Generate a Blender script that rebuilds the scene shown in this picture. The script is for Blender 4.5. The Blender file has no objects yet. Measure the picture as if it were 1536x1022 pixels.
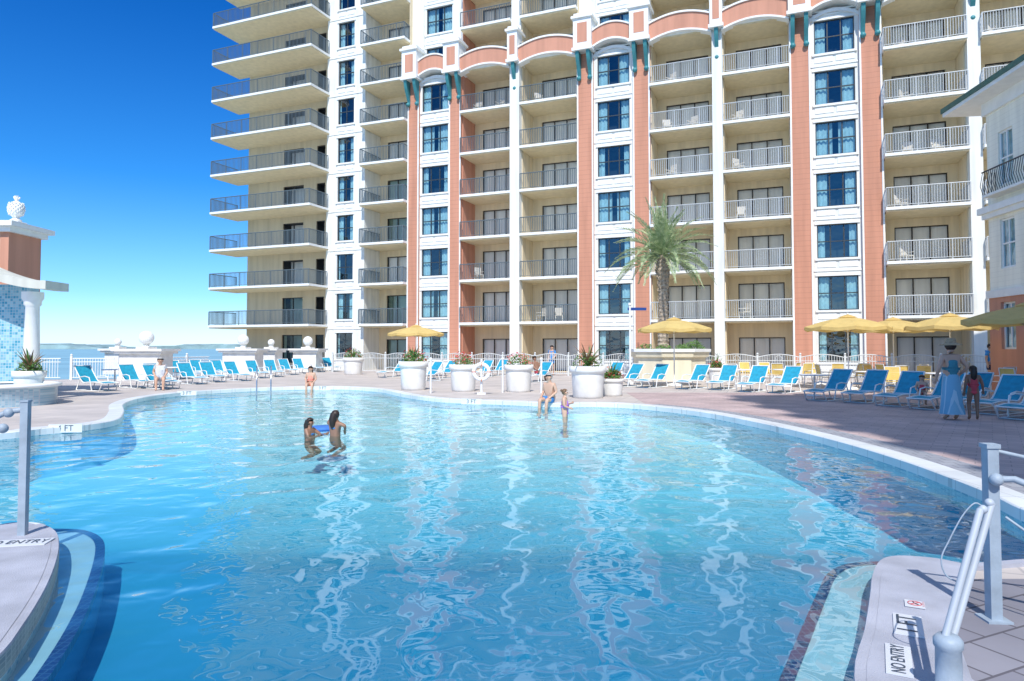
import bpy, math, random
from mathutils import Vector, Matrix
from mathutils.geometry import tessellate_polygon
random.seed(7)
scene=bpy.context.scene
C=scene.collection
R=math.radians
KIDS={}
# ------------------------------------------------------------------ camera
F=1024.0; TH=R(2.0); SH=(11-F*math.tan(TH))
CAMH=1.65
cd=bpy.data.cameras.new("camera"); cam=bpy.data.objects.new("camera",cd); C.objects.link(cam)
cd.sensor_width=36; cd.lens=24.0; cd.shift_y=SH/1536; cd.clip_end=20000; cd.clip_start=0.05
cam.location=(0,0,CAMH); cam.rotation_euler=(R(90)+TH,0,0); scene.camera=cam
def G(px,py,z=0.0):
    x=(px-768)/F; y=(511-py+SH)/F
    d=Vector((x, math.cos(TH)-y*math.sin(TH), math.sin(TH)+y*math.cos(TH)))
    t=(z-CAMH)/d.z
    return Vector((d.x*t,d.y*t,z))
def AT(px,Y,z=0): return Vector(((px-768)/F*Y,Y,z))
# ------------------------------------------------------------------ mesh builder
class MB:
    def __init__(s): s.v=[];s.f=[];s.m=[];s.sm=[]
    def add(s,vs,fs,m=0,sm=False):
        o=len(s.v); s.v+=[tuple(v) for v in vs]
        for f in fs: s.f.append([i+o for i in f]); s.m.append(m); s.sm.append(sm)
        return s
    def box(s,x0,x1,y0,y1,z0,z1,m=0):
        v=[(x0,y0,z0),(x1,y0,z0),(x1,y1,z0),(x0,y1,z0),(x0,y0,z1),(x1,y0,z1),(x1,y1,z1),(x0,y1,z1)]
        return s.add(v,[(0,3,2,1),(4,5,6,7),(0,1,5,4),(1,2,6,5),(2,3,7,6),(3,0,4,7)],m)
    def tube(s,pts,r,n=8,m=0,cap=True,sm=True):
        pts=[Vector(p) for p in pts]; k=len(pts)
        rs=r if isinstance(r,(list,tuple)) else [r]*k
        t0=(pts[1]-pts[0]).normalized()
        a=t0.orthogonal().normalized(); vs=[]
        for i,p in enumerate(pts):
            t=(pts[min(i+1,k-1)]-pts[max(i-1,0)])
            t=t.normalized() if t.length>1e-9 else t0
            a=(a-t*a.dot(t)).normalized(); b=t.cross(a)
            for j in range(n):
                q=2*math.pi*j/n; vs.append(p+(a*math.cos(q)+b*math.sin(q))*rs[i])
        fs=[]
        for i in range(k-1):
            for j in range(n):
                fs.append((i*n+j,i*n+(j+1)%n,(i+1)*n+(j+1)%n,(i+1)*n+j))
        s.add(vs,fs,m,sm)
        if cap: s.add(vs[:n],[list(range(n))[::-1]],m); s.add(vs[-n:],[list(range(n))],m)
        return s
    def lathe(s,prof,n=24,m=0,c=(0,0,0),sm=True):
        vs=[];fs=[];k=len(prof)
        for (r,z) in prof:
            for j in range(n):
                q=2*math.pi*j/n; vs.append((c[0]+r*math.cos(q),c[1]+r*math.sin(q),c[2]+z))
        for i in range(k-1):
            for j in range(n): fs.append((i*n+j,i*n+(j+1)%n,(i+1)*n+(j+1)%n,(i+1)*n+j))
        return s.add(vs,fs,m,sm)
    def sphere(s,c,r,seg=16,rings=10,m=0,sc=(1,1,1),sm=True):
        prof=[(r*math.sin(math.pi*i/rings),-r*math.cos(math.pi*i/rings)) for i in range(rings+1)]
        o=MB().lathe(prof,seg)
        return s.add([(c[0]+v[0]*sc[0],c[1]+v[1]*sc[1],c[2]+v[2]*sc[2]) for v in o.v],o.f,m,sm)
    def join(s,o,off=(0,0,0),rz=0,sc=1,dm=0):
        M=Matrix.Translation(off)@Matrix.Rotation(rz,4,'Z')@Matrix.Scale(sc,4)
        b=len(s.v); s.v+=[tuple(M@Vector(v)) for v in o.v]
        s.f+=[[i+b for i in f] for f in o.f]; s.m+=[m+dm for m in o.m]; s.sm+=o.sm; return s
def props(o,label=None,category=None,group=None,kind=None):
    if label:o["label"]=label
    if category:o["category"]=category
    if group:o["group"]=group
    if kind:o["kind"]=kind
def reg(o,parent):
    C.objects.link(o)
    if parent is not None: o.parent=parent; KIDS.setdefault(parent.name,[]).append(o)
def make(name,mb,mats,parent=None,loc=(0,0,0),rz=0,label=None,category=None,group=None,kind=None):
    me=bpy.data.meshes.new(name); me.from_pydata(mb.v,[],mb.f)
    if not isinstance(mats,(list,tuple)): mats=[mats]
    for m in mats: me.materials.append(m)
    me.polygons.foreach_set("material_index",mb.m); me.polygons.foreach_set("use_smooth",mb.sm); me.update()
    o=bpy.data.objects.new(name,me); o.location=loc; o.rotation_euler=(0,0,rz)
    reg(o,parent); props(o,label,category,group,kind); return o
def empty(name,loc=(0,0,0),rz=0,label=None,category=None,group=None,parent=None):
    o=bpy.data.objects.new(name,None); o.empty_display_size=.3; o.location=loc; o.rotation_euler=(0,0,rz)
    reg(o,parent); props(o,label,category,group); return o
def clone(root,loc,rz=None,parent=None,label=None,sc=None):
    n=root.copy(); n.location=loc
    if rz is not None: n.rotation_euler=(0,0,rz)
    if sc: n.scale=(sc,sc,sc)
    n.parent=parent; C.objects.link(n)
    if parent is not None: KIDS.setdefault(parent.name,[]).append(n)
    if label:n["label"]=label
    for c in list(KIDS.get(root.name,[])): clone(c,c.location,None,n)
    return n
# ------------------------------------------------------------------ materials
def mat(name,col,rough=.7,metal=0,var=.08,vscale=3.0,bump=0,bscale=40,spec=.5,sub=None):
    m=bpy.data.materials.new(name); m.use_nodes=True; nt=m.node_tree; N=nt.nodes; L=nt.links
    b=N["Principled BSDF"]; b.inputs["Roughness"].default_value=rough; b.inputs["Metallic"].default_value=metal
    b.inputs["Specular IOR Level"].default_value=spec
    tc=N.new("ShaderNodeTexCoord")
    if var>0:
        no=N.new("ShaderNodeTexNoise"); no.inputs["Scale"].default_value=vscale; no.inputs["Detail"].default_value=6
        L.new(tc.outputs["Object"],no.inputs["Vector"])
        r=N.new("ShaderNodeValToRGB"); e=r.color_ramp.elements
        e[0].position=.3; e[1].position=.7
        e[0].color=[c*(1-var*1.5) for c in col]+[1]; e[1].color=[min(1,c*(1+var)) for c in col]+[1]
        L.new(no.outputs["Fac"],r.inputs["Fac"]); L.new(r.outputs["Color"],b.inputs["Base Color"])
    else: b.inputs["Base Color"].default_value=(*col,1)
    if bump>0:
        n2=N.new("ShaderNodeTexNoise"); n2.inputs["Scale"].default_value=bscale; n2.inputs["Detail"].default_value=3
        L.new(tc.outputs["Object"],n2.inputs["Vector"]); bp=N.new("ShaderNodeBump"); bp.inputs["Strength"].default_value=bump
        bp.inputs["Distance"].default_value=.01
        L.new(n2.outputs["Fac"],bp.inputs["Height"]); L.new(bp.outputs["Normal"],b.inputs["Normal"])
    if sub:
        tl=N.new("ShaderNodeBsdfTranslucent"); tl.inputs[0].default_value=(*col,1)
        mx=N.new("ShaderNodeMixShader"); mx.inputs[0].default_value=sub
        L.new(b.outputs[0],mx.inputs[1]);L.new(tl.outputs[0],mx.inputs[2]);L.new(mx.outputs[0],N["Material Output"].inputs[0])
    return m
def streaky(name,col,rough=.8,line=0,lcol=.75):
    """stucco with faint vertical rain streaks and optional horizontal scoring every `line` metres"""
    m=bpy.data.materials.new(name); m.use_nodes=True; nt=m.node_tree; N=nt.nodes; L=nt.links
    b=N["Principled BSDF"]; b.inputs["Roughness"].default_value=rough; b.inputs["Specular IOR Level"].default_value=.25
    tc=N.new("ShaderNodeTexCoord"); mp=N.new("ShaderNodeMapping"); mp.inputs["Scale"].default_value=(2.2,2.2,.18)
    L.new(tc.outputs["Object"],mp.inputs["Vector"])
    no=N.new("ShaderNodeTexNoise"); no.inputs["Scale"].default_value=1.2; no.inputs["Detail"].default_value=7
    L.new(mp.outputs["Vector"],no.inputs["Vector"])
    r=N.new("ShaderNodeValToRGB"); e=r.color_ramp.elements; e[0].position=.28;e[1].position=.62
    e[0].color=[c*.82 for c in col]+[1]; e[1].color=[*col,1]
    L.new(no.outputs["Fac"],r.inputs["Fac"]); out=r.outputs["Color"]
    if line:
        sx=N.new("ShaderNodeSeparateXYZ"); L.new(tc.outputs["Object"],sx.inputs[0])
        d=N.new("ShaderNodeMath");d.operation='DIVIDE';d.inputs[1].default_value=line;L.new(sx.outputs["Z"],d.inputs[0])
        fr=N.new("ShaderNodeMath");fr.operation='FRACT';L.new(d.outputs[0],fr.inputs[0])
        lt=N.new("ShaderNodeMath");lt.operation='LESS_THAN';lt.inputs[1].default_value=.1;L.new(fr.outputs[0],lt.inputs[0])
        mx=N.new("ShaderNodeMix");mx.data_type='RGBA';mx.blend_type='MULTIPLY';mx.inputs[7].default_value=(lcol,lcol,lcol,1)
        L.new(lt.outputs[0],mx.inputs[0]);L.new(out,mx.inputs[6]);out=mx.outputs[2]
    L.new(out,b.inputs["Base Color"]); return m
def tiles(name,c1,c2,mortar,scale,bw=.5,rh=.25,ms=.02,rough=.7,rz=0,offset=.5,bias=0,vary=.15):
    m=bpy.data.materials.new(name); m.use_nodes=True; nt=m.node_tree; N=nt.nodes; L=nt.links
    b=N["Principled BSDF"]; b.inputs["Roughness"].default_value=rough
    tc=N.new("ShaderNodeTexCoord"); mp=N.new("ShaderNodeMapping"); mp.inputs["Rotation"].default_value=rz if isinstance(rz,tuple) else (0,0,rz)
    L.new(tc.outputs["Object"],mp.inputs["Vector"])
    br=N.new("ShaderNodeTexBrick"); br.offset=offset
    br.inputs["Color1"].default_value=(*c1,1);br.inputs["Color2"].default_value=(*c2,1);br.inputs["Mortar"].default_value=(*mortar,1)
    br.inputs["Scale"].default_value=scale;br.inputs["Brick Width"].default_value=bw;br.inputs["Row Height"].default_value=rh
    br.inputs["Mortar Size"].default_value=ms;br.inputs["Bias"].default_value=bias
    L.new(mp.outputs["Vector"],br.inputs["Vector"])
    no=N.new("ShaderNodeTexNoise");no.inputs["Scale"].default_value=.8;no.inputs["Detail"].default_value=8;L.new(tc.outputs["Object"],no.inputs["Vector"])
    r=N.new("ShaderNodeValToRGB");e=r.color_ramp.elements;e[0].position=.3;e[1].position=.7
    e[0].color=(1-vary*1.6,)*3+(1,);e[1].color=(1,1,1,1);L.new(no.outputs["Fac"],r.inputs["Fac"])
    mx=N.new("ShaderNodeMix");mx.data_type='RGBA';mx.blend_type='MULTIPLY';mx.inputs[0].default_value=1
    L.new(br.outputs["Color"],mx.inputs[6]);L.new(r.outputs["Color"],mx.inputs[7]);L.new(mx.outputs[2],b.inputs["Base Color"])
    bp=N.new("ShaderNodeBump");bp.inputs["Strength"].default_value=.4;bp.inputs["Distance"].default_value=.004;bp.invert=True
    L.new(br.outputs["Fac"],bp.inputs["Height"]);L.new(bp.outputs["Normal"],b.inputs["Normal"])
    return m
def fresnel(N,L,ior):
    """physical Fresnel that does not treat the thin sheet seen from below as total reflection"""
    f=N.new("ShaderNodeFresnel");g=N.new("ShaderNodeNewGeometry");mr=N.new("ShaderNodeMapRange")
    mr.inputs[3].default_value=ior;mr.inputs[4].default_value=1/ior;L.new(g.outputs["Backfacing"],mr.inputs[0]);L.new(mr.outputs[0],f.inputs[0]);return f
WHITE=streaky("white stucco",(.83,.84,.79))
WHITE2=mat("white trim",(.83,.84,.81),.6,var=.04)
CREAM=streaky("cream stucco",(.80,.68,.47))
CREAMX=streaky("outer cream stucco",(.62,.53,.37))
TAN=mat("tan soffit",(.70,.59,.38),.9,var=.06)
TERRA=streaky("terracotta stucco",(.61,.29,.19),line=.3,lcol=.84)
TERRA2=streaky("terracotta plain",(.63,.31,.21))
TEAL=mat("teal paint",(.05,.25,.27),.5,var=.1)
FRAME=mat("dark bronze frame",(.04,.05,.055),.45,var=0)
FRAMEB=mat("brown frame",(.03,.025,.02),.45,var=0)
ROOM=mat("dark room",(.03,.035,.04),.9,var=0)
RAIL_LIT=mat("sunlit railing grey",(.50,.53,.54),.4,metal=.1,var=0)  # right bays: sunlit look of the railings put into the colour
RAIL_DIM=mat("dim railing grey",(.12,.16,.18),.4,metal=.1,var=0)  # left bays: same railings, dimmer look put into the colour
CURT=mat("curtain cloth",(.60,.70,.70),.9,var=.1,vscale=6)
CURTY=mat("cream curtain cloth",(.40,.40,.30),.9,var=.1,vscale=6)
POWD=mat("white powder coat",(.82,.83,.82),.35,var=.03)
SLING=mat("turquoise sling fabric",(.01,.30,.45),.75,var=.12,vscale=9,bump=.3,bscale=200)
YEL=mat("yellow canvas",(.82,.62,.24),.8,var=.06,vscale=4,bump=.2,bscale=150,sub=.4)
WOOD=mat("pale wood pole",(.5,.4,.25),.6,var=.15)
CONC=mat("cast white concrete",(.80,.79,.75),.8,var=.09,vscale=2.5,bump=.3,bscale=60)
STEEL=mat("blue grey rail paint",(.32,.39,.46),.55,metal=0,var=.12,vscale=8,bump=.15,bscale=80)
LETTER=mat("dark lettering",(.05,.07,.10),.6,var=.2,vscale=60)
PLATE=mat("sign plate",(.62,.64,.68),.5,var=.05)
REDM=mat("red marking",(.55,.14,.15),.6,var=.1)
BLUEM=mat("blue sign",(.02,.06,.25),.4,var=0)
def glassmat(name,tint,iorf=1.9):
    m=bpy.data.materials.new(name); m.use_nodes=True; nt=m.node_tree;N=nt.nodes;L=nt.links
    N.remove(N["Principled BSDF"]);o=N["Material Output"]
    t=N.new("ShaderNodeBsdfTransparent");t.inputs[0].default_value=(*tint,1)
    g=N.new("ShaderNodeBsdfGlossy");g.inputs["Roughness"].default_value=.015;g.inputs[0].default_value=(.9,.95,1,1)
    f=fresnel(N,L,iorf)
    tc=N.new("ShaderNodeTexCoord");no=N.new("ShaderNodeTexNoise");no.inputs["Scale"].default_value=1.2;L.new(tc.outputs["Object"],no.inputs["Vector"])
    bp=N.new("ShaderNodeBump");bp.inputs["Strength"].default_value=.5;bp.inputs["Distance"].default_value=.03;L.new(no.outputs[0],bp.inputs["Height"]);L.new(bp.outputs[0],g.inputs["Normal"])
    mx=N.new("ShaderNodeMixShader");L.new(f.outputs[0],mx.inputs[0]);L.new(t.outputs[0],mx.inputs[1]);L.new(g.outputs[0],mx.inputs[2])
    L.new(mx.outputs[0],o.inputs[0]);return m
GLASS=glassmat("window glass",(.64,.82,.86),2.0)
GLASSD=glassmat("door glass",(.60,.72,.72),1.4)
def leafmat(name,c1,c2,tr=.25):
    m=bpy.data.materials.new(name); m.use_nodes=True; nt=m.node_tree;N=nt.nodes;L=nt.links
    b=N["Principled BSDF"];b.inputs["Roughness"].default_value=.5
    tc=N.new("ShaderNodeTexCoord");no=N.new("ShaderNodeTexNoise");no.inputs["Scale"].default_value=5
    L.new(tc.outputs["Object"],no.inputs["Vector"]);r=N.new("ShaderNodeValToRGB");e=r.color_ramp.elements
    e[0].position=.35;e[1].position=.65;e[0].color=(*c1,1);e[1].color=(*c2,1);L.new(no.outputs["Fac"],r.inputs[0]);L.new(r.outputs[0],b.inputs["Base Color"])
    tl=N.new("ShaderNodeBsdfTranslucent");L.new(r.outputs[0],tl.inputs[0]);mx=N.new("ShaderNodeMixShader");mx.inputs[0].default_value=tr
    L.new(b.outputs[0],mx.inputs[1]);L.new(tl.outputs[0],mx.inputs[2]);L.new(mx.outputs[0],N["Material Output"].inputs[0]);return m
FROND=leafmat("palm frond",(.20,.32,.14),(.56,.64,.38),.3)
LEAF=leafmat("shrub leaf",(.05,.13,.03),(.16,.30,.07))
LEAFP=leafmat("reddish cordyline leaf",(.16,.10,.05),(.34,.20,.10))
LEAFR=leafmat("red flower petal",(.55,.04,.05),(.7,.12,.10))
BARK=mat("palm bark",(.42,.35,.27),.95,var=.35,vscale=9,bump=1,bscale=25)
# ------------------------------------------------------------------ world and sun
EL=R(50); dxy=Vector((.05,1)).normalized()
w=bpy.data.worlds.new("World"); scene.world=w; w.use_nodes=True
N=w.node_tree.nodes;L=w.node_tree.links
sky=N.new("ShaderNodeTexSky");sky.sky_type='NISHITA';sky.sun_disc=False;sky.sun_elevation=EL;sky.sun_rotation=math.atan2(-dxy.x,-dxy.y)
sky.air_density=1.0;sky.dust_density=.3;sky.ozone_density=1.5
tc=N.new("ShaderNodeTexCoord");sx=N.new("ShaderNodeSeparateXYZ");L.new(tc.outputs["Generated"],sx.inputs[0])
rp=N.new("ShaderNodeValToRGB");e=rp.color_ramp.elements
e[0].position=0;e[0].color=(.32,.42,.66,1);e[1].position=.85;e[1].color=(.52,.56,.58,1)
for p_,c_ in ((.07,(.18,.33,.54)),(.22,(.05,.24,.46)),(.45,(.010,.165,.41)),(.6,(.22,.34,.46))):
    x=e.new(p_);x.color=(*c_,1)
L.new(sx.outputs["Z"],rp.inputs[0])
vm=N.new("ShaderNodeVectorMath");vm.operation='MULTIPLY';L.new(sky.outputs[0],vm.inputs[0]);L.new(rp.outputs[0],vm.inputs[1])
v2=N.new("ShaderNodeVectorMath");v2.operation='SCALE';v2.inputs["Scale"].default_value=2.6;L.new(vm.outputs[0],v2.inputs[0])
L.new(v2.outputs[0],N["Background"].inputs[0]);N["Background"].inputs[1].default_value=.15
sl=bpy.data.lights.new("sun",'SUN');sl.energy=4.8;sl.angle=R(.5);sl.color=(1,.96,.90);so=bpy.data.objects.new("sun",sl);C.objects.link(so)
so.rotation_euler=Vector((dxy.x*math.cos(EL),dxy.y*math.cos(EL),-math.sin(EL))).to_track_quat('-Z','Y').to_euler()
scene.view_settings.view_transform='Standard'
# ------------------------------------------------------------------ ground, sea
def poly(pts,z):
    mb=MB();tri=tessellate_polygon([[Vector((p[0],p[1],0)) for p in pts]])
    vs=[(p[0],p[1],z) for p in pts];fs=[]
    for t in tri:
        a,b,c=[Vector(vs[i]) for i in t]
        fs.append(t if (b-a).cross(c-a).z>0 else t[::-1])
    return mb.add(vs,fs)
SEA=mat("sea water",(.28,.46,.48),.4,var=.15,vscale=.02,bump=.6,bscale=1.5)
SAND=mat("sand ground",(.45,.40,.32),.95,var=.1,vscale=.1)
LAND=mat("hazy far shore",(.24,.36,.36),1,var=.3,vscale=.01)
make("sea",MB().add([(-9000,-9000,-5),(9000,-9000,-5),(9000,9000,-5),(-9000,9000,-5)],[(0,1,2,3)]),SEA,kind="structure")
make("ground",MB().add([(-30,-300,-4.7),(9000,-300,-4.7),(9000,9000,-4.7),(300,9000,-4.7),(-45,90,-4.7),(-34,40,-4.7)],[(0,1,2,3,4,5)]),SAND,kind="structure")
mb=MB();n=140;vs=[];fs=[]
for i in range(n+1):
    x=-5200+i*40; y=3600+200*math.sin(i*.07); h=9+12*random.random()+7*math.sin(i*.3)
    vs+=[(x,y,-5),(x,y+20,-5+h),(x,y+500,-5+h*1.2)]
    if i: 
        o=(i-1)*3; fs+=[(o,o+3,o+4,o+1),(o+1,o+4,o+5,o+2)]
mb.add(vs,fs);make("far_shore_terrain",mb,LAND,kind="structure")
# ------------------------------------------------------------------ pool outline
def cr(P,n=6):
    out=[]
    for i in range(len(P)-1):
        p0=P[max(i-1,0)];p1=P[i];p2=P[i+1];p3=P[min(i+2,len(P)-1)]
        for k in range(n):
            t=k/n
            out.append(.5*((2*p1)+(-p0+p2)*t+(2*p0-5*p1+4*p2-p3)*t*t+(-p0+3*p1-3*p2+p3)*t**3))
    out.append(P[-1]);return out
far=[(-7.5,6.6),(-10.6,8.2),(-11.6,10.6)]+[tuple(G(*q)[:2]) for q in [(0,652),(60,645),(120,640),(175,631),(186,618),(186,607),(212,598),(260,591),(330,586),(420,582),(510,581),(570,585),(605,592),(660,599),(760,603),(830,606),(900,606),(960,609),(1050,619),(1150,638),(1250,662),(1350,692),(1440,725),(1490,746),(1536,768)]]+[(5.2,6.3),(4.8,5.5)]
far=[Vector(p) for p in far]
rightledge=[Vector(G(*q)[:2]) for q in [(1440,852),(1390,842),(1345,839),(1320,846),(1308,868),(1304,900),(1296,950),(1280,1022)]]+[Vector((1.35,2.6)),Vector((1.1,2.0))]
leftledge=[Vector((-2.2,2.0)),Vector((-2.55,2.8))]+[Vector(G(*q)[:2]) for q in [(-10,1000),(35,945),(68,890),(84,850),(89,822),(84,802),(62,790),(30,788),(0,794)]]
OUT=cr(far,6)+cr(rightledge,4)+[Vector((0,1.9)),Vector((-1,1.9))]+cr(leftledge,4)
def area(P): return sum(P[i].x*P[(i+1)%len(P)].y-P[(i+1)%len(P)].x*P[i].y for i in range(len(P)))/2
if area(OUT)<0: OUT=OUT[::-1]
def offset(P,d):
    n=len(P);res=[]
    for i in range(n):
        t=(P[(i+1)%n]-P[i-1]).normalized(); nn=Vector((t.y,-t.x)); 
        s=.25+.75*min(1,max(0,(P[i].y-6.2)/1.5)) 
        res.append(P[i]+nn*d*s)
    return res
CO=offset(OUT,.34)
OUTR=[Vector((-60,-40)),Vector((60,-40)),Vector((60,75)),Vector((-22,75)),Vector((-22,58)),Vector((-17.5,50)),Vector((-19.4,45)),Vector((-20.8,36.6)),Vector((-28,34.5)),Vector((-28,20)),Vector((-60,10))]
def holed(outer,hole,z):
    A=[Vector((p.x,p.y,0)) for p in outer];B=[Vector((p.x,p.y,0)) for p in hole]
    tri=tessellate_polygon([A,B]);al=A+B;vs=[(p.x,p.y,z) for p in al];fs=[]
    for t in tri:
        a,b,c=[al[i] for i in t]
        fs.append(t if (b-a).cross(c-a).z>0 else t[::-1])
    return MB().add(vs,fs)
DECK=tiles("pale deck tiles",(.62,.55,.50),(.57,.51,.47),(.44,.40,.38),1.0,bw=.6,rh=.6,ms=.012,rough=.75,offset=0,rz=R(20))
deck=holed(OUTR,offset(OUT,.30),0)
n=len(OUTR);vs=[(p.x,p.y,0) for p in OUTR]+[(p.x,p.y,-5.2) for p in OUTR]
deck.add(vs,[(i,(i+1)%n,n+(i+1)%n,n+i) for i in range(n)])
make("pool_deck_pavement",deck,DECK,kind="structure")
COPE=tiles("white coping",(.76,.78,.78),(.72,.75,.76),(.55,.57,.58),1.0,bw=.5,rh=.5,ms=.008,rough=.6,offset=0)
LEDGE=mat("pale lilac ledge concrete",(.41,.42,.48),.75,var=.14,vscale=3,bump=.6,bscale=120)
SIDET=tiles("ledge side mosaic",(.16,.22,.25),(.32,.38,.38),(.42,.45,.45),1.0,bw=.03,rh=.03,ms=.003,rough=.4,rz=(R(90),0,0),offset=0)
mb=MB();n=len(OUT);vs=[]
for i in range(n):
    a=OUT[i];b=CO[i];vs=[(a.x,a.y,-.10),(a.x,a.y,.015),(a.x+(b.x-a.x)*.06,a.y+(b.y-a.y)*.06,.03),(b.x,b.y,.03),(b.x,b.y,-.02)];mb.v+=vs
for i in range(n):
    j=(i+1)%n;near=OUT[i].y<6.4
    for k in range(4): mb.f.append([i*5+k,j*5+k,j*5+k+1,i*5+k+1][::-1]);mb.m.append((2 if k==0 else 1) if near else 0);mb.sm.append(False)
make("pool_coping",mb,[COPE,LEDGE,SIDET],kind="structure")
ll=[p+Vector((-.05,-.03)) for p in cr(leftledge,4)];make("left_ledge_pavement",poly(ll+[Vector((-7.4,6.35)),Vector((-7.4,2))],.0335),LEDGE,kind="structure")
rl_=[p+Vector((.05,-.03)) for p in cr(rightledge,4)];make("right_ledge_pavement",poly(rl_+[Vector((2.1,2)),Vector((2.25,3.4)),Vector((2.5,3.9)),Vector((2.95,4.62)),Vector((3.2,4.85))],.0335),LEDGE,kind="structure")
def fz(x,y):
    if y<9.5: return -.45-.7*min(1,max(0,(y-6.5)/3))
    return -1.15+min(1,max(0,(y-12)/8))*.72
MOS=tiles("waterline mosaic",(.10,.35,.50),(.45,.68,.75),(.6,.7,.72),1.0,bw=.025,rh=.025,ms=.002,rough=.3,rz=(R(90),0,0))
mb=MB();vs=[]
for p in OUT: vs+=[(p.x,p.y,-.10),(p.x,p.y,-.30),(p.x,p.y,fz(p.x,p.y))]
for i in range(n):
    j=(i+1)%n
    mb.add([vs[i*3],vs[j*3],vs[j*3+1],vs[i*3+1]],[(0,1,2,3)],1); mb.add([vs[i*3+1],vs[j*3+1],vs[j*3+2],vs[i*3+2]],[(0,1,2,3)],0)
fl=poly(OUT,0); mb.add([(v[0],v[1],fz(v[0],v[1])) for v in fl.v],fl.f,0,True)
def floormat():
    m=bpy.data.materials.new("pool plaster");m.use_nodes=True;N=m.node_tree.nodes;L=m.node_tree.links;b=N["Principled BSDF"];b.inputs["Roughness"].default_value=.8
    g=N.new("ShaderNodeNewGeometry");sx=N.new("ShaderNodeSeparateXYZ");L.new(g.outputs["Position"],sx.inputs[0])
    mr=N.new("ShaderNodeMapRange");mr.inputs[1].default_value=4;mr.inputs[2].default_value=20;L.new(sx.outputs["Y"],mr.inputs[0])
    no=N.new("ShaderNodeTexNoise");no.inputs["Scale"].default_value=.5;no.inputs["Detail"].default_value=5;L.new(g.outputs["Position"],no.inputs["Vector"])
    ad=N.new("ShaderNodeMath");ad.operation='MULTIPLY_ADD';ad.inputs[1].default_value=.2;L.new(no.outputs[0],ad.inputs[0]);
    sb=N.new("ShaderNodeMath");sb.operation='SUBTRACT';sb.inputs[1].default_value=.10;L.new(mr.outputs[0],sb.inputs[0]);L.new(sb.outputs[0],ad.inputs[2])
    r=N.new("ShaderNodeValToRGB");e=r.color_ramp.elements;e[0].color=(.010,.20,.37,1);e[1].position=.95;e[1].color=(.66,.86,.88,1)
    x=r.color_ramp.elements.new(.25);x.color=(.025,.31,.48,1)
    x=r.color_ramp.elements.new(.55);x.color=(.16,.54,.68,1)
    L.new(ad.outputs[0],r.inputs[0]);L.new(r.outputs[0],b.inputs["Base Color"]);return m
FLOOR=floormat()
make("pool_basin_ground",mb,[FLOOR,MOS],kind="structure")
def watermat():
    m=bpy.data.materials.new("pool water");m.use_nodes=True;N=m.node_tree.nodes;L=m.node_tree.links;N.remove(N["Principled BSDF"])
    t=N.new("ShaderNodeBsdfTransparent");t.inputs[0].default_value=(.76,.96,.985,1)
    g=N.new("ShaderNodeBsdfGlossy");g.inputs["Roughness"].default_value=.010
    f=fresnel(N,L,1.75)
    ge=N.new("ShaderNodeNewGeometry")
    def noise(sc,dist,det,stretch=(1,1,1)):
        mp=N.new("ShaderNodeMapping");mp.inputs["Scale"].default_value=stretch;L.new(ge.outputs["Position"],mp.inputs[0])
        n=N.new("ShaderNodeTexNoise");n.inputs["Scale"].default_value=sc;n.inputs["Detail"].default_value=det;n.inputs["Distortion"].default_value=dist
        L.new(mp.outputs[0],n.inputs["Vector"]);return n.outputs[0]
    a=noise(1.6,.6,0,(1,.9,1));b=noise(4.2,.8,0)
    mx=N.new("ShaderNodeMath");mx.operation='MULTIPLY_ADD';mx.inputs[1].default_value=.17;L.new(b,mx.inputs[0]);L.new(a,mx.inputs[2])
    bp=N.new("ShaderNodeBump");bp.inputs["Strength"].default_value=1;bp.inputs["Distance"].default_value=.045;L.new(mx.outputs[0],bp.inputs["Height"])
    L.new(bp.outputs[0],g.inputs["Normal"]);L.new(bp.outputs[0],f.inputs["Normal"])
    ms=N.new("ShaderNodeMixShader");L.new(f.outputs[0],ms.inputs[0]);L.new(t.outputs[0],ms.inputs[1]);L.new(g.outputs[0],ms.inputs[2]);L.new(ms.outputs[0],N["Material Output"].inputs[0]);return m
make("pool_water",poly(OUT,-.11),watermat(),kind="structure")
NAVY=tiles("navy nosing tiles",(.008,.02,.10),(.015,.04,.15),(.06,.12,.22),1.0,bw=.05,rh=.05,ms=.004,rough=.35,offset=0)
SHELF=mat("pale shelf plaster",(.38,.50,.56),.8,var=.08)
def shelf(edge,back,z=-.16):
    E=cr([Vector(G(q[0],q[1],z)[:2]) for q in edge],5)
    P=E+[Vector(b) for b in back]
    m=poly(P,z); k=len(E)
    ctr=sum(P,Vector((0,0)))/len(P)
    inn=[]
    for i in range(k):
        t=(E[min(i+1,k-1)]-E[max(i-1,0)]).normalized();nn=Vector((t.y,-t.x))
        if nn.dot(ctr-E[i])<0: nn=-nn
        inn.append(E[i]+nn*.075)
    for i in range(k-1):
        a,b,c,d=E[i],E[i+1],inn[i+1],inn[i]
        m.add([(a.x,a.y,z+.006),(b.x,b.y,z+.006),(c.x,c.y,z+.006),(d.x,d.y,z+.006)],[(0,1,2,3)],1)
        m.add([(a.x,a.y,z+.006),(b.x,b.y,z+.006),(b.x,b.y,z-.05),(a.x,a.y,z-.05)],[(0,1,2,3)],1)
        m.add([(a.x,a.y,z-.05),(b.x,b.y,z-.05),(b.x,b.y,-1.15),(a.x,a.y,-1.15)],[(0,1,2,3)],2)
    make("pool_step_ground",m,[SHELF,NAVY,FLOOR],kind="structure")
shelf([(1330,843),(1275,846),(1243,860),(1226,890),(1202,945),(1165,1030)],[(1.0,1.95),(1.5,2.0),(2.4,3.3),(3.0,4.9)])
shelf([(80,794),(125,796),(152,808),(157,832),(142,890),(112,955),(64,1032)],[(-2.0,1.95),(-2.4,2.0),(-3.2,3.6),(-4.2,5.6)])
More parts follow.
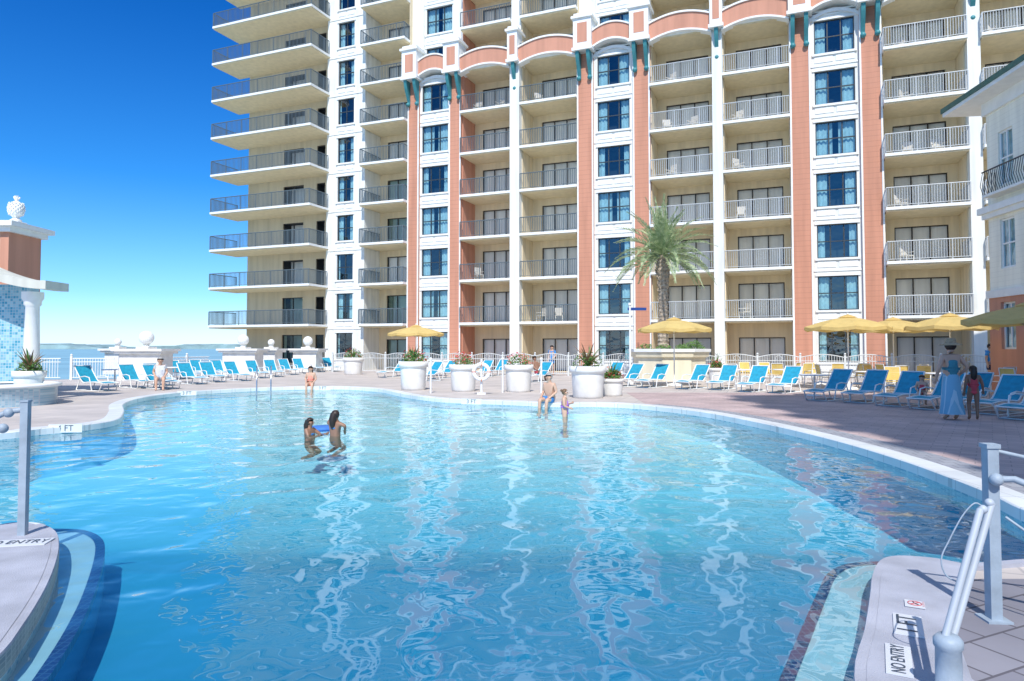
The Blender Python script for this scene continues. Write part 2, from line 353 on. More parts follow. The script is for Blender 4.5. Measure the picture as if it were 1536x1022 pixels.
PAV=tiles("mauve brick pavers",(.62,.47,.45),(.50,.38,.37),(.38,.31,.30),1.0,bw=.42,rh=.21,ms=.008,rough=.8,rz=R(35),vary=.2)
GREY=tiles("grey border pavers",(.32,.33,.37),(.39,.40,.43),(.2,.2,.22),1.0,bw=.22,rh=.22,ms=.008,rough=.8,rz=R(10))
seg=[i for i in range(len(OUT)) if OUT[i].x>3.6 and 6.9<OUT[i].y<20.2]
c33=offset(OUT,.33);c80=offset(OUT,.85)
ins=[c33[i] for i in seg];ins.sort(key=lambda p:p.y)
P=[Vector((5.75,5.5))]+ins+[Vector((4.2,25.2)),Vector((21,25.2)),Vector((21,5.5))]
make("brick_paver_terrace_pavement",poly(P,.004),PAV,kind="structure")
b8=[c80[i] for i in seg];b8.sort(key=lambda p:p.y)
mb=MB()
for i in range(len(ins)-1):
    a,b,c,d=ins[i],ins[i+1],b8[i+1],b8[i]; mb.add([(q.x,q.y,.008) for q in (d,c,b,a)],[(0,1,2,3)])
make("grey_paver_border_pavement",mb,GREY,kind="structure")
PAV2=tiles("large grey mauve pavers",(.32,.31,.35),(.27,.26,.30),(.13,.12,.14),1.0,bw=.3,rh=.3,ms=.008,rough=.8,rz=R(-25),vary=.2)
make("grey_paver_walk_pavement",poly([(2.1,-1),(8,-1),(8,4.85),(3.2,4.85),(2.95,4.62),(2.5,3.9),(2.25,3.4),(2.1,2)],.030),PAV2,kind="structure")
# ------------------------------------------------------------------ hotel
HF=2.97; zf=lambda k:3.4+HF*k; ZT=zf(11)+1.6
TOPK=11
hang=-math.atan2(.4057,1)
hotel=empty("hotel_tower",(0,46.2,0),hang,"tall cream and terracotta hotel with stacked balconies beside pool deck","hotel")
HM=Matrix.Translation((0,46.2,0))@Matrix.Rotation(hang,4,'Z')
def wall(mb,x0,x1,z0,z1,y,ops,dep=.18,m=0,mr=0):
    xs=sorted(set([x0,x1]+[o[0] for o in ops]+[o[1] for o in ops]));zs=sorted(set([z0,z1]+[o[2] for o in ops]+[o[3] for o in ops]))
    for j in range(len(zs)-1):
        for i in range(len(xs)-1):
            cx=(xs[i]+xs[i+1])/2;cz=(zs[j]+zs[j+1])/2
            if any(o[0]<cx<o[1] and o[2]<cz<o[3] for o in ops): continue
            mb.add([(xs[i],y,zs[j]),(xs[i+1],y,zs[j]),(xs[i+1],y,zs[j+1]),(xs[i],y,zs[j+1])],[(0,1,2,3)],m)
    for a,b,c,d in ops:
        q=y+dep
        mb.add([(a,y,c),(b,y,c),(b,q,c),(a,q,c)],[(0,1,2,3)],mr);mb.add([(a,y,d),(b,y,d),(b,q,d),(a,q,d)],[(3,2,1,0)],mr)
        mb.add([(a,y,c),(a,q,c),(a,q,d),(a,y,d)],[(0,1,2,3)],mr);mb.add([(b,y,c),(b,q,c),(b,q,d),(b,y,d)],[(3,2,1,0)],mr)
def window_proto(w,h,nx,nz,fm,cm,openfrac=.25,door=False):
    f=MB();t=.06
    f.box(-w/2,w/2,-.03,.05,0,t);f.box(-w/2,w/2,-.03,.05,h-t,h);f.box(-w/2,-w/2+t,-.031,.051,t,h-t);f.box(w/2-t,w/2,-.031,.051,t,h-t)
    for i in range(1,nx): x=-w/2+w*i/nx; f.box(x-.035,x+.035,-.028,.048,t,h-t)
    for i in range(1,nz): z=h*i/nz; f.box(-w/2+t,w/2-t,-.026,.046,z-.03,z+.03)
    a,b=-w/2,w/2;q=.9
    f.add([(a,q,0),(b,q,0),(b,q,h),(a,q,h),(a,.06,0),(b,.06,0),(b,.06,h),(a,.06,h)],[(0,1,2,3),(4,5,1,0),(3,2,6,7),(4,0,3,7),(1,5,6,2)],1)
    g=MB().add([(a+.02,0,.02),(b-.02,0,.02),(b-.02,0,h-.02),(a+.02,0,h-.02)],[(0,1,2,3)])
    c=MB()
    for (u0,u1) in ((a+.03,-w*openfrac/2),(w*openfrac/2,b-.03)):
        if u1-u0<.05: continue
        k=max(6,int((u1-u0)/.06));vs=[]
        for i in range(k+1):
            u=u0+(u1-u0)*i/k;yy=.14+.035*math.sin(i*1.7)
            vs+=[(u,yy,.05),(u,yy,h-.04)]
        c.add(vs,[(2*i,2*i+2,2*i+3,2*i+1) for i in range(k)],0,True)
    o=make("window",f,[fm,ROOM],hotel);make("glass_pane",g,GLASSD if door else GLASS,o)
    make("curtain",c,cm,o)
    if door:o.name="balcony_door"
    return o
wp1=[window_proto(2.1,1.95,3,2,FRAME,CURT,f) for f in (.3,.6,.15,.45)]
wp2=[window_proto(1.45,1.95,2,2,FRAME,CURT,f) for f in (.4,.8)]
dp=[window_proto(2.7,2.25,3,1,FRAMEB,CURTY,f,True) for f in (.66,.84,.5,.94,.74)]
dp1=[window_proto(2.0,2.2,2,1,FRAMEB,CURTY,f,True) for f in (.7,.9)]
dn=[window_proto(.8,2.2,1,1,FRAMEB,CURTY,.8,True)]
used=set()
def put(plist,x,y,z):
    p=random.choice(plist)
    if p.name not in used: used.add(p.name); p.location=(x,y,z); return p
    return clone(p,(x,y,z),0,hotel)
body=MB().box(-23.6,34,2.4,20,-4.7,ZT+.5,0).box(-23.6,-15.2,1.6,2.4,-4.7,ZT+.5,0)
body.box(-24.1,34.5,-.5,20.4,ZT+.5,ZT+1.1,0)
def panelled(mb,s0,s1,y,k0,k1,w,m):
    c=(s0+s1)/2;ops=[(c-w/2,c+w/2,zf(k)+.4,zf(k)+2.35) for k in range(k0,k1)]
    wall(mb,s0,s1,zf(k0)-.43 if k0==-1 else zf(k0)-.2,zf(k1)-.2 if k1<TOPK else ZT,y,ops,.16,m,m)
    for k in range(k0,k1):
        z=zf(k)
        mb.box(c-w/2-.12,c+w/2+.12,y-.09,y+.02,z+.28,z+.40,1)
        mb.box(c-w/2-.12,c+w/2+.12,y-.06,y+.02,z+2.35,z+2.47,1)
        mb.box(s0+.02,s1-.02,y-.045,y+.01,z+2.62,z+2.70,1)
        for q in (-1,1):
            xa,xb=(c-w/2,c-.08) if q<0 else (c+.08,c+w/2)
            mb.box(xa,xb,y-.03,y+.01,z-.12,z+.20,1)
ops=[]
for k in range(-1,TOPK):
    z=zf(k) if k>=0 else .45
    ops+=[(-20.0,-18.0,z+.02,z+2.22),(-16.75,-15.95,z+.02,z+2.22)]
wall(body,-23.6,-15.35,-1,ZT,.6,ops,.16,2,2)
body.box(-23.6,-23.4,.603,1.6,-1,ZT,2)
for k in range(-1,TOPK):
    z=zf(k) if k>=0 else .45
    put(dp1,-19,.72,z+.02);put(dn,-16.35,.72,z+.02)
body.box(-15.35,-15.2,0,1.6,-1,ZT,0);body.box(-12.05,-11.9,0.004,2.4,-1,ZT,0)
panelled(body,-15.2,-12.05,0,-1,TOPK,1.45,0)
for k in range(-1,TOPK): put(wp2,-13.62,.12,zf(k)+.4)
make("wall",body,[WHITE,WHITE2,CREAMX],hotel,label="white and cream stucco main walls")
PB=[(-8.1,-3.82,.92),(4.68,9.44,1.08),(17.6,22.38,1.12)]
def arcband(mb,s0,s1,zb,rise,th,y0,y1,m,n=14,legs=0):
    c=(s0+s1)/2;h=(s1-s0)/2
    B=[];T=[]
    for i in range(n+1):
        s=s0+(s1-s0)*i/n;q=rise*(1-((s-c)/h)**2);B.append((s,zb+q));T.append((s,zb+q+th))
    for i in range(n):
        (a,za),(b,zb_)=B[i],B[i+1];(_,ta),(_,tb)=T[i],T[i+1]
        v=[(a,y0,za),(b,y0,zb_),(b,y0,tb),(a,y0,ta),(a,y1,za),(b,y1,zb_),(b,y1,tb),(a,y1,ta)]
        mb.add(v,[(0,1,2,3),(5,4,7,6),(4,5,1,0),(3,2,6,7)]+([(0,3,7,4)] if i==0 else [])+([(1,5,6,2)] if i==n-1 else []),m)
def pier(s,name="crown_pier",w=.6):
    m=MB().box(s-w,s+w,-.85,.4,21.1,23.0,0).box(s-w-.12,s+w+.12,-.97,.5,23.0,23.16,0).box(s-w+.03,s+w-.03,-.82,.37,23.16,23.36,0).box(s-w-.08,s+w+.08,-.93,.45,20.9,21.1,0)
    m.box(s-w*.55,s+w*.55,-.862,-.84,21.4,22.7,1)
    make(name,m,[WHITE2,TERRA2],hotel)
    for q in ((-w*.6,w*.6) if w>.4 else (0,)):
        b=MB();n=8;pr=[]
        for i in range(n+1):
            t=i/n;pr.append((-.2-.6*math.sin(t*math.pi/2)**1.5,19.3+1.6*t))
        x0,x1=s+q-.11,s+q+.11
        for i in range(n):
            (ya,za),(yb,zb)=pr[i],pr[i+1]
            b.add([(x0,ya,za),(x1,ya,za),(x1,yb,zb),(x0,yb,zb)],[(0,1,2,3)]);
            b.add([(x0,ya,za),(x0,yb,zb),(x0,-.18,zb),(x0,-.18,za)],[(0,1,2,3)]);b.add([(x1,ya,za),(x1,yb,zb),(x1,-.18,zb),(x1,-.18,za)],[(3,2,1,0)])
        b.sphere((s+q,-.32,19.25),.16,10,8)
        make("bracket",b,TEAL,hotel)
for s0,s1,pw in PB:
    for a,b in ((s0,s0+pw),(s1-pw,s1)):
        p=MB().box(a,b,-.18,2.4,-.5,20.9,0)
        e=.09
        p.box(a-.002,a+e,-.215,-.17,-.5,20.88,1).box(b-e,b+.002,-.215,-.17,-.5,20.88,1)
        p.box(a-.03,b+.03,-.24,.2,-.5,.5,1)
        make("pilaster",p,[TERRA,WHITE2],hotel,label="terracotta pilaster with white edge trim")
        u=MB().box(a,b,.45,2.4,20.9,ZT,0);make("upper_pier",u,[WHITE],hotel)
    m=MB();a,b=s0+pw,s1-pw;c=(a+b)/2
    panelled(m,a,b,0,-1,6,2.1,0)
    arcband(m,c-1.3,c+1.3,20.55,.45,.2,-.12,.1,1)
    make("window_bay_wall",m,[WHITE,WHITE2],hotel)
    m=MB();panelled(m,a,b,.6,6,TOPK,2.1,0);m.box(a,b,0,.6,21.1,21.2,0);make("upper_window_bay_wall",m,[WHITE,WHITE2],hotel)
    for k in range(-1,6): put(wp1,c,.12,zf(k)+.4)
    for k in range(6,TOPK): put(wp1,c,.72,zf(k)+.4)
    pier(s0+pw/2);pier(s1-pw/2)
    m=MB();arcband(m,a-.05,b+.05,21.1,.45,.95,-.55,.3,0);arcband(m,a-.05,b+.05,22.05,.45,.10,-.62,.3,1);arcband(m,a-.05,b+.05,20.98,.45,.12,-.59,.3,1)
    make("crown_arch",m,[TERRA2,WHITE2],hotel)
BB=[(-11.9,-8.1),(-3.82,0),(.68,4.68),(9.44,13.25),(13.83,17.6),(22.38,26.38),(26.98,31)]
for s0,s1 in ((0,.68),(13.25,13.83),(26.38,26.98)):
    make("column",MB().box(s0,s1,-.42,2.1,-.5,20.9,0).box(s0-.05,s1+.05,-.47,.1,-.5,.7,0).box(s0,s1,-.1,2.1,20.9,ZT,0),[WHITE],hotel,label="white square column between balcony stacks")
    pier((s0+s1)/2,w=.36)
make("wall",MB().box(31,34,0,2.4,-.5,ZT),[WHITE],hotel)
def balcony(s0,s1,y0,y1,mt,side=False):
    w=s1-s0;sl=MB().box(.004,w-.004,y0,y1,-.16,0,0).box(.06,w-.06,y0+.06,y1,-.24,-.16,1)
    r=MB()
    def run(xa,ya,xb,yb):
        L_=math.hypot(xb-xa,yb-ya);n=max(2,int(L_/.125))
        r.tube([(xa,ya,1.07),(xb,yb,1.07)],.032,6,0);r.tube([(xa,ya,.10),(xb,yb,.10)],.02,4,0)
        for i in range(n+1):
            t=i/n;x=xa+(xb-xa)*t;y=ya+(yb-ya)*t;q=.013 if i%12 else .025
            r.box(x-q,x+q,y-q,y+q,0 if i%12==0 else .10,1.05)
    e=.06
    run(.03,y0+e,w-.03,y0+e)
    if side: run(w-.05,y0+e,w-.05,y1-.7);run(.05,y0+e,.05,y1-.05)
    o=make("balcony",sl,[WHITE2,TAN],hotel,(s0,0,zf(0)));make("railing",r,mt,o);return o
chair=MB()
chair.box(-.25,.25,-.25,.25,.40,.44).box(-.25,.25,.22,.26,.44,.95)
for x in(-.23,.23):
    for y in(-.22,.23): chair.box(x-.02,x+.02,y-.02,y+.02,0,.4)
    chair.box(x-.025,x+.025,-.25,.24,.62,.65)
chair0=None
BCH=mat("beige resin chair",(.60,.58,.52),.5,var=.05)
def addchair(p,rz):
    global chair0
    if chair0 is None: chair0=make("balcony_chair",chair,BCH,None,p,rz,"small pale armchair on a hotel balcony","chair","chairs on the hotel balconies")
    else: clone(chair0,p,rz)
for bi,(s0,s1) in enumerate(BB):
    m=MB();c=(s0+s1)/2;ops=[]
    dc=c+.1
    for k in range(-1,TOPK):
        z=zf(k) if k>=0 else .03
        ops.append((dc-1.35,dc+1.35,z+.02,z+2.27))
    wall(m,s0,s1,-.5,ZT,2.1,ops,.16,0,0)
    make("balcony_bay_wall",m,[CREAM],hotel)
    t=MB()
    if bi not in(0,): t.box(s0,s0+.05,.1,2.1,-.5,ZT,0)
    t.box(s1-.05,s1,.1,2.1,-.5,ZT,0);make("return_wall",t,[TERRA2 if bi in(1,) else CREAM],hotel)
    y0=-.75 if bi in(0,5,6) else -.38
    b=balcony(s0,s1,y0,2.1,RAIL_LIT if bi>2 else RAIL_DIM,side=(y0<-.5))
    for k in range(0,TOPK+1):
        if k>0: clone(b,(s0,0,zf(k)),0,hotel)
        if k<9 and bi and random.random()<(.55 if bi>2 else .3):
            for q in range(random.choice((1,2))):
                addchair(HM@Vector((c-.9+q*1.5+random.uniform(-.2,.2),.7,zf(k))),hang+random.uniform(-1,1))
    for k in range(-1,TOPK):
        z=zf(k) if k>=0 else .03
        put(dp,dc,2.22,z+.02)
    if bi>0:
        m=MB();arcband(m,s0,s1,20.85,.42,1.0,-.62,-.1,0);arcband(m,s0,s1,21.85,.42,.11,-.70,-.05,1);arcband(m,s0,s1,20.74,.42,.11,-.66,-.1,1)
        make("frieze_arch",m,[TERRA2,WHITE2],hotel)
b=balcony(-24.75,-15.1,-2.3,.6,RAIL_DIM,True)
for k in range(1,TOPK+1): clone(b,(-24.75,0,zf(k)),0,hotel)
# ------------------------------------------------------------------ unseen tower behind the camera, placed to shade the terrace
A=Vector((5.5,-14.0));B=Vector((24,-12.0));dv=(B-A);ang=math.atan2(dv.y,dv.x);W=dv.length;HT=45.
tw=empty("shade_tower",(A.x,A.y,0),ang,"pale unseen high-rise tower placed so its shade falls across the paved terrace","building")
make("wall",MB().box(0,W,-16,0,-4.7,HT),CREAM,tw)
g0=make("window_band",MB().box(1,W-1,-.05,.04,.9,2.3),mat("dark glazing",(.05,.08,.1),.1,var=0),tw)
s0_=make("floor_band",MB().box(-.3,W+.3,-.1,.9,-.15,.1),WHITE2,tw)
for k in range(1,15): clone(g0,(0,0,k*3),0,tw);clone(s0_,(0,0,k*3),0,tw)
# ------------------------------------------------------------------ right pavilion building
pv=empty("pavilion_building",(0,0,0),0,"three storey cream building with green eaves and terracotta base","building")
GREEN=mat("green roof metal",(.04,.14,.11),.5,var=.1)
PA=math.atan2(1,.109)
pv.location=(18.96,27,0);pv.rotation_euler=(0,0,PA-math.pi)
m=MB()
ops=[(.75,1.65,1.2+.4,3.4),(.75,1.65,4.7,6.6),(.75,1.65,7.9,10.0)]
for q in (4,8,12): ops+=[(q,q+1.2,1.6,3.4),(q,q+1.2,4.7,6.6),(q,q+1.2,7.9,10.0)]
wall(m,0,18,3.9,11.4,0,[o for o in ops if o[2]>4],.15,0,0)
wall(m,0,18,-.2,3.6,-.05,[o for o in ops if o[2]<4],.15,1,1)
m.add([(0,0,-.2),(0,8,-.2),(0,8,11.4),(0,0,11.4)],[(3,2,1,0)],0);m.add([(18,0,-.2),(18,8,-.2),(18,8,11.4),(18,0,11.4)],[(0,1,2,3)],0)
m.box(0,18,8,8.2,-.2,11.4,0)
m.box(-.1,18,-.12,.05,3.6,3.9,2).box(-.25,18,-.3,.05,6.95,7.2,2).box(-.15,18,-.18,.05,6.75,6.95,2).box(-.1,18,-.12,.05,10.9,11.4,2)
make("wall",m,[streaky("cream siding",(.95,.92,.78),line=.2,lcol=.92),TERRA2,WHITE2],pv)
for o in ops:
    f=MB();w_=o[1]-o[0];h=o[3]-o[2]
    f.box(0,w_,-.02,.05,0,.07).box(0,w_,-.02,.05,h-.07,h).box(0,.07,-.021,.051,.07,h-.07).box(w_-.07,w_,-.021,.051,.07,h-.07).box(0.07,w_-.07,-.019,.049,h/2-.03,h/2+.03).box(w_/2-.03,w_/2+.03,-.018,.048,.07,h-.07)
    f.add([(0,.1,0),(w_,.1,0),(w_,.1,h),(0,.1,h)],[(0,1,2,3)],1)
    ww=make("window",f,[WHITE2,CURT],pv,(o[0],.08,o[2]))
    make("glass_pane",MB().add([(0,.01,0),(w_,.01,0),(w_,.01,h),(0,.01,h)],[(0,1,2,3)]),GLASS,ww)
m=MB().box(-1.5,19,-.9,9,11.4,11.55,0).box(-1.55,19.05,-.95,9.05,11.55,11.75,1)
m.add([(-1.55,-.95,11.75),(19.05,-.95,11.75),(19.05,9.05,11.75),(-1.55,9.05,11.75),(2.5,4,13.6),(15,4,13.6)],[(0,1,5,4),(1,2,5),(2,3,4,5),(3,0,4)],1)
make("roof",m,[WHITE2,GREEN],pv)
m=MB().box(.5,3.6,-.5,0,7.5,7.6,0)
for i in range(23): m.tube([(.55+i*.14,-.48,7.6),(.55+i*.14,-.58,7.95),(.55+i*.14,-.48,8.5)],.012,5,1)
m.tube([(.5,-.48,8.5),(3.6,-.48,8.5)],.03,6,1)
for i in range(4): m.tube([(.55,-.42+i*.13,7.6),(.55,-.42+i*.13,8.5)],.012,5,1)
make("balcony",m,[WHITE2,FRAME],pv)
# ------------------------------------------------------------------ left water feature pavilion
MOSW=tiles("aqua mosaic",(.04,.34,.50),(.42,.68,.76),(.48,.60,.64),1.0,bw=.09,rh=.09,ms=.008,rough=.25,rz=(R(90),0,0),offset=0,vary=.1)
lp=empty("fountain_pavilion",(0,0,0),0,"mosaic water wall pavilion with curved canopy and terracotta tower","pavilion")
make("mosaic_wall",MB().box(-21,-15.55,22,22.4,0,3.7,0),MOSW,lp)
make("tower_wall",MB().box(-21.5,-17.45,23.2,24.7,0,5.6,0),[streaky("cream block",(.76,.70,.54))],lp)
make("tower_side",MB().box(-17.45,-17.15,23.15,24.75,0,5.6,0),[TERRA2],lp)
make("cornice",MB().box(-21.6,-17.0,23.0,24.9,5.6,5.78,0).box(-21.7,-16.85,22.85,25.05,5.78,5.95,0),WHITE2,lp)
col=MB().lathe([(.32,.0),(.32,.12),(.26,.16),(.26,.24),(.22,.3),(.215,1.6),(.19,2.85),(.24,2.9),(.24,3.0),(.3,3.1),(.3,3.3)],28,0,(-15.05,21.4,.1))
make("column",col,WHITE2,lp)
m=MB();n=24;vs=[]
for i in range(n+1):
    t=i/n;x=-18+3.75*t;z=4.75-1.3*math.sin(t*math.pi/2)
    vs+=[(x,20.8,z),(x,21.9,z),(x,21.9,z+.26),(x,20.8,z+.26)]
for i in range(n):
    o=i*4;q=o+4;m.add([vs[j] for j in (o,o+1,o+2,o+3,q,q+1,q+2,q+3)],[(0,4,5,1),(3,2,6,7),(0,3,7,4),(1,5,6,2)],0,False)
m.add(vs[-4:],[(0,1,2,3)])
make("canopy",m,streaky("weathered canopy",(.62,.63,.56)),lp)
m=MB();pr=[(0,0),(.26,.02),(.28,.08),(.18,.14),(.14,.2),(.3,.32),(.37,.5),(.36,.68),(.26,.86),(.12,.95),(0,.97)]
m.lathe(pr,20)
for i in range(7):
    for j in range(12):
        z=.34+i*.085;r=.3+.08*math.sin((z-.3)/.6*math.pi);q=2*math.pi*(j+(i%2)*.5)/12
        m.sphere((r*math.cos(q),r*math.sin(q),z),.04,6,4)
for i in range(16):
    q=i*2.4;e=.25+.5*random.random();m.tube([(0,0,.93),(.12*math.cos(q)*e*2,.12*math.sin(q)*e*2,1.12),(.3*math.cos(q)*e,.3*math.sin(q)*e,1.3-.25*e)],[.04,.035,.004],5)
m.box(-.35,.35,-.35,.35,-.1,0)
o=make("pineapple_finial",m,WHITE2,None,(-17.25,23.6,6.02),0,"white carved pineapple finial on top of terracotta tower","finial");o.scale=(.66,.66,.76)
m=MB().lathe([(1.25,0),(1.25,.5),(1.32,.52),(1.32,.60),(1.12,.62),(1.1,.4),(0,.4)],40)
bs=make("fountain_basin",m,tiles("basin mosaic",(.24,.44,.56),(.52,.68,.74),(.5,.58,.64),1,bw=.06,rh=.06,ms=.005,rough=.3,rz=(R(90),0,0),offset=0),None,(-14.7,19.9,0),0,"round pale blue mosaic fountain basin by the pool","fountain")
make("basin_rim",MB().lathe([(1.325,.52),(1.36,.53),(1.36,.615),(1.10,.63),(1.09,.58)],40),WHITE2,bs)
# ------------------------------------------------------------------ plants
def leaves(mb,c,rad,n,size,m=0,flat=1):
    for i in range(n):
        d=Vector((random.gauss(0,1),random.gauss(0,1),random.gauss(0,1)*flat)).normalized()*rad*random.uniform(.35,1)**.6
        p=Vector(c)+Vector((d.x,d.y,abs(d.z)));u=Vector((random.gauss(0,1),random.gauss(0,1),random.gauss(0,.6))).normalized();v=u.orthogonal().normalized()
        s=size*random.uniform(.6,1.3)
        mb.add([p-u*s,p+v*s*.4,p+u*s,p-v*s*.4],[(0,1,2,3)],m)
def spiky(mb,c,n,ln,m=0,w=.04,up=.3):
    for i in range(n):
        q=i*2.39996;e=up+(1.35-up)*random.random();d=Vector((math.cos(q)*math.cos(e),math.sin(q)*math.cos(e),math.sin(e)))
        s=d.cross(Vector((0,0,1))).normalized()*w;p=Vector(c);l=ln*random.uniform(.7,1.1);vs=[];k=5
        for j in range(k+1):
            t=j/k;ww=(1-t)**.6*(.5+t*1.2 if t<.4 else 1);vs+=[p-s*ww,p+s*ww];p=p+d*(l/k);d=(d+Vector((0,0,-.16))).normalized()
        mb.add(vs,[(2*j,2*j+1,2*j+3,2*j+2) for j in range(k)],m)
def pot(h,r,n=28):
    return MB().lathe([(0,0),(r*.82,0),(r*.84,.06),(r*.86,.08),(r*.93,h*.75),(r*.93,h*.78),(r*1.02,h*.8),(r*1.06,h*.86),(r*1.06,h),(r*.92,h),(r*.9,h-.06),(0,h-.06)],n)
def planter(p,h,r,kind,label,sc=1):
    o=make("planter",pot(h,r),[CONC],None,p,0,label,"planter","white planters around the pool")
    m=MB()
    if kind=='shrub': leaves(m,(0,0,h-.05),r*.95,420,.06);leaves(m,(0,0,h),r*1.05,90,.05,1);spiky(m,(0,0,h),22,.75*sc,0,.03,.6)
    if kind=='palm': spiky(m,(0,0,h),26,1.0*sc,0,.045,.15);spiky(m,(0,0,h),24,1.1*sc,2,.045,.35);leaves(m,(0,0,h-.05),r*.9,150,.06)
    if kind=='flower': leaves(m,(0,0,h-.05),r*.9,300,.05);leaves(m,(0,0,h+.05),r*.95,120,.045,1)
    make("plant",m,[LEAF,LEAFR,LEAFP],o);return o
planter(G(620,585),1.12,.55,'shrub',"large round white planter with tall green and red shrub")
planter(G(695,587),1.02,.52,'flower',"round white planter with low red flowers by the pool edge")
planter(G(778,588),1.02,.52,'flower',"round white planter with small red flowers by the pool edge")
planter(G(882,597),1.05,.58,'palm',"large round white planter with reddish cordyline palm",.85)
planter(G(918,594),.6,.40,'shrub',"low white bowl planter with bright green foliage")
planter(G(530,562),1.05,.62,'shrub',"round white planter with sparse shrub near the fence")
planter(Vector((-14.75,20.9,.0)),.95,.42,'palm',"white bowl planter with spiky agave on the fountain",.75)
planter(G(1075,574),.7,.4,'shrub',"small white planter with shrub near the fence")
pb=AT(1003,35.5)
m=MB().lathe([(1.85,0),(1.85,1.15),(2.0,1.2),(2.05,1.45),(2.05,1.58),(1.8,1.58),(1.8,1.48),(0,1.48)],8,sm=False)
o=make("palm_planter",m,[streaky("buff render",(.84,.76,.56))],None,pb,R(22.5),"octagonal cream raised planter holding the palm tree","planter")
m=MB();leaves(m,(.9,-.9,1.45),.6,500,.07);leaves(m,(-.8,-.7,1.4),.45,300,.07);leaves(m,(0,-1.2,1.4),.4,250,.06);leaves(m,(1.2,.5,1.4),.5,250,.07);leaves(m,(-1,.6,1.4),.5,250,.07);make("shrubbery",m,[LEAF],o)
make("cap_moulding",MB().lathe([(2.055,1.43),(2.12,1.45),(2.12,1.59),(1.81,1.60)],8,sm=False),WHITE2,o)
palm=empty("palm_tree",(pb.x-.30,pb.y,1.47),0,"date palm with pale arching fronds in raised planter","palm tree")
TH_=5.0
m=MB();pts=[];rs=[]
for i in range(47):
    t=i/46;pts.append((.06*math.sin(t*2.5),0,TH_*t));rs.append((.28-.08*t)*(1.12 if i%2 else .96)+(0.12*max(0,1-abs(t-.86)/.24)))
m.tube(pts,rs,14,0,sm=False)
for i in range(190):
    z=TH_*(.06+.92*random.random());q=random.random()*6.28;r=.22 if z<3.7 else .32;d=Vector((math.cos(q),math.sin(q),0));p=d*(r-.05)+Vector((0,0,z))
    m.tube([p,p+d*.11+Vector((0,0,.16))],[.05,.02],4)
make("trunk",m,BARK,palm)
m=MB()
NF=56
for i in range(NF):
    q=i*2.39996+random.uniform(-.25,.25);e=R(86)-R(96)*(i/NF)**.95;ln=random.uniform(2.4,3.2)
    d=Vector((math.cos(q)*math.cos(e),math.sin(q)*math.cos(e),math.sin(e)));p=Vector((0,0,TH_-.1))+d*.1;k=28;P=[p.copy()];
    for j in range(k):
        p=p+d*(ln/k);P.append(p.copy());d=(d+Vector((0,0,-.018-.026*math.cos(e)-.0006*j))).normalized()
    m.tube(P[::3],[.03*(1-t*3/(k+3)) for t in range(len(P[::3]))],4,0)
    for j in range(3,k+1):
        t=j/k;dd=(P[j]-P[j-1]).normalized();s=dd.cross(Vector((0,0,1)));s=s.normalized() if s.length>.05 else Vector((1,0,0));up=s.cross(dd)
        L_=.50*math.sin(min(1,t*1.15)*math.pi*.82+.35)
        for sg in(-1,1):
            for h in (0,.5):
                a=P[j]-dd*(ln/k)*h;v=(s*sg*.7+dd*.85+up*random.uniform(.05,.5)).normalized();tip=a+v*L_*random.uniform(.8,1.1)
                mid=a+v*L_*.5;wv=dd.cross(v).cross(v).normalized()*.023
                m.add([a,mid+wv,tip,mid-wv],[(0,1,2,3)])
make("crown",m,FROND,palm)
# ------------------------------------------------------------------ loungers
def lounger_proto():
    path=[(1.0,.30),(.55,.34),(.1,.33),(-.25,.33),(-.55,.62),(-.83,.95)]
    sl=MB();w=.29;vs=[]
    P=cr([Vector(p) for p in path],4)
    for p in P:
        sag=-.02
        vs+=[(p.x,-w,p.y),(p.x,0,p.y+sag),(p.x,w,p.y)]
    k=len(P);sl.add(vs,[(3*i+a,3*i+3+a,3*i+4+a,3*i+1+a) for i in range(k-1) for a in(0,1)],0,True)
    sl.add([(v[0],v[1],v[2]-.012) for v in vs],[(3*i+a,3*i+1+a,3*i+4+a,3*i+3+a) for i in range(k-1) for a in(0,1)],0,True)
    fr=MB()
    for s in(-1,1):
        fr.tube([(p.x,s*.31,p.y) for p in P],.022,8)
        fr.tube([(.95,s*.31,.30),(.80,s*.33,.02),(.62,s*.33,.02),(-.55,s*.33,.02),(-.62,s*.33,.05),(-.42,s*.31,.47)],.02,8)
        fr.tube([(.35,s*.33,.02),(.30,s*.35,.30),(.22,s*.36,.52),(-.05,s*.36,.56),(-.40,s*.33,.52)],.02,8)
        fr.sphere((-.60,s*.33,.03),.03,8,6)
    for x,z in((1.0,.30),(-.25,.32),(-.83,.95),(.3,.32)): fr.tube([(x,-.31,z),(x,.31,z)],.018,8)
    fr.tube([(-.55,-.33,.02),(-.55,.33,.02)],.016,6);fr.tube([(.7,-.33,.02),(.7,.33,.02)],.016,6)
    return sl,fr
LB="turquoise sling sun lounger with white frame on pool deck"
e=empty("sun_lounger",(0,0,0),0,LB,"lounger","sun loungers around the pool")
a_,b_=lounger_proto();make("sling",a_,SLING,e);make("frame",b_,POWD,e)
first=True
def lg(px,py,deg,label=None):
    global first
    p=G(px,py)
    if first: e.location=p;e.rotation_euler=(0,0,R(deg));first=False
    else: clone(e,p,R(deg),None,label)
for (x,y,d) in [(142,586,-28),(203,582,-33),(237,578,-36),(287,576,-40),(318,573,-42),(355,571,-45),(385,567,-46),(410,565,-48),(432,562,-50),(452,560,-52),(474,558,-54),(496,557,-55),(330,566,-45),(270,568,-40),(300,565,-40)]: lg(x,y,d+random.uniform(-5,5))
for (x,y,d) in [(940,580,225),(980,581,226),(1040,583,228),(1085,584,228),(1130,587,228),(1178,589,228),(640,572,230),(664,568,235),(722,566,240),(745,564,235),(590,566,235),(915,574,228)]: lg(x,y,d+random.uniform(-5,5))
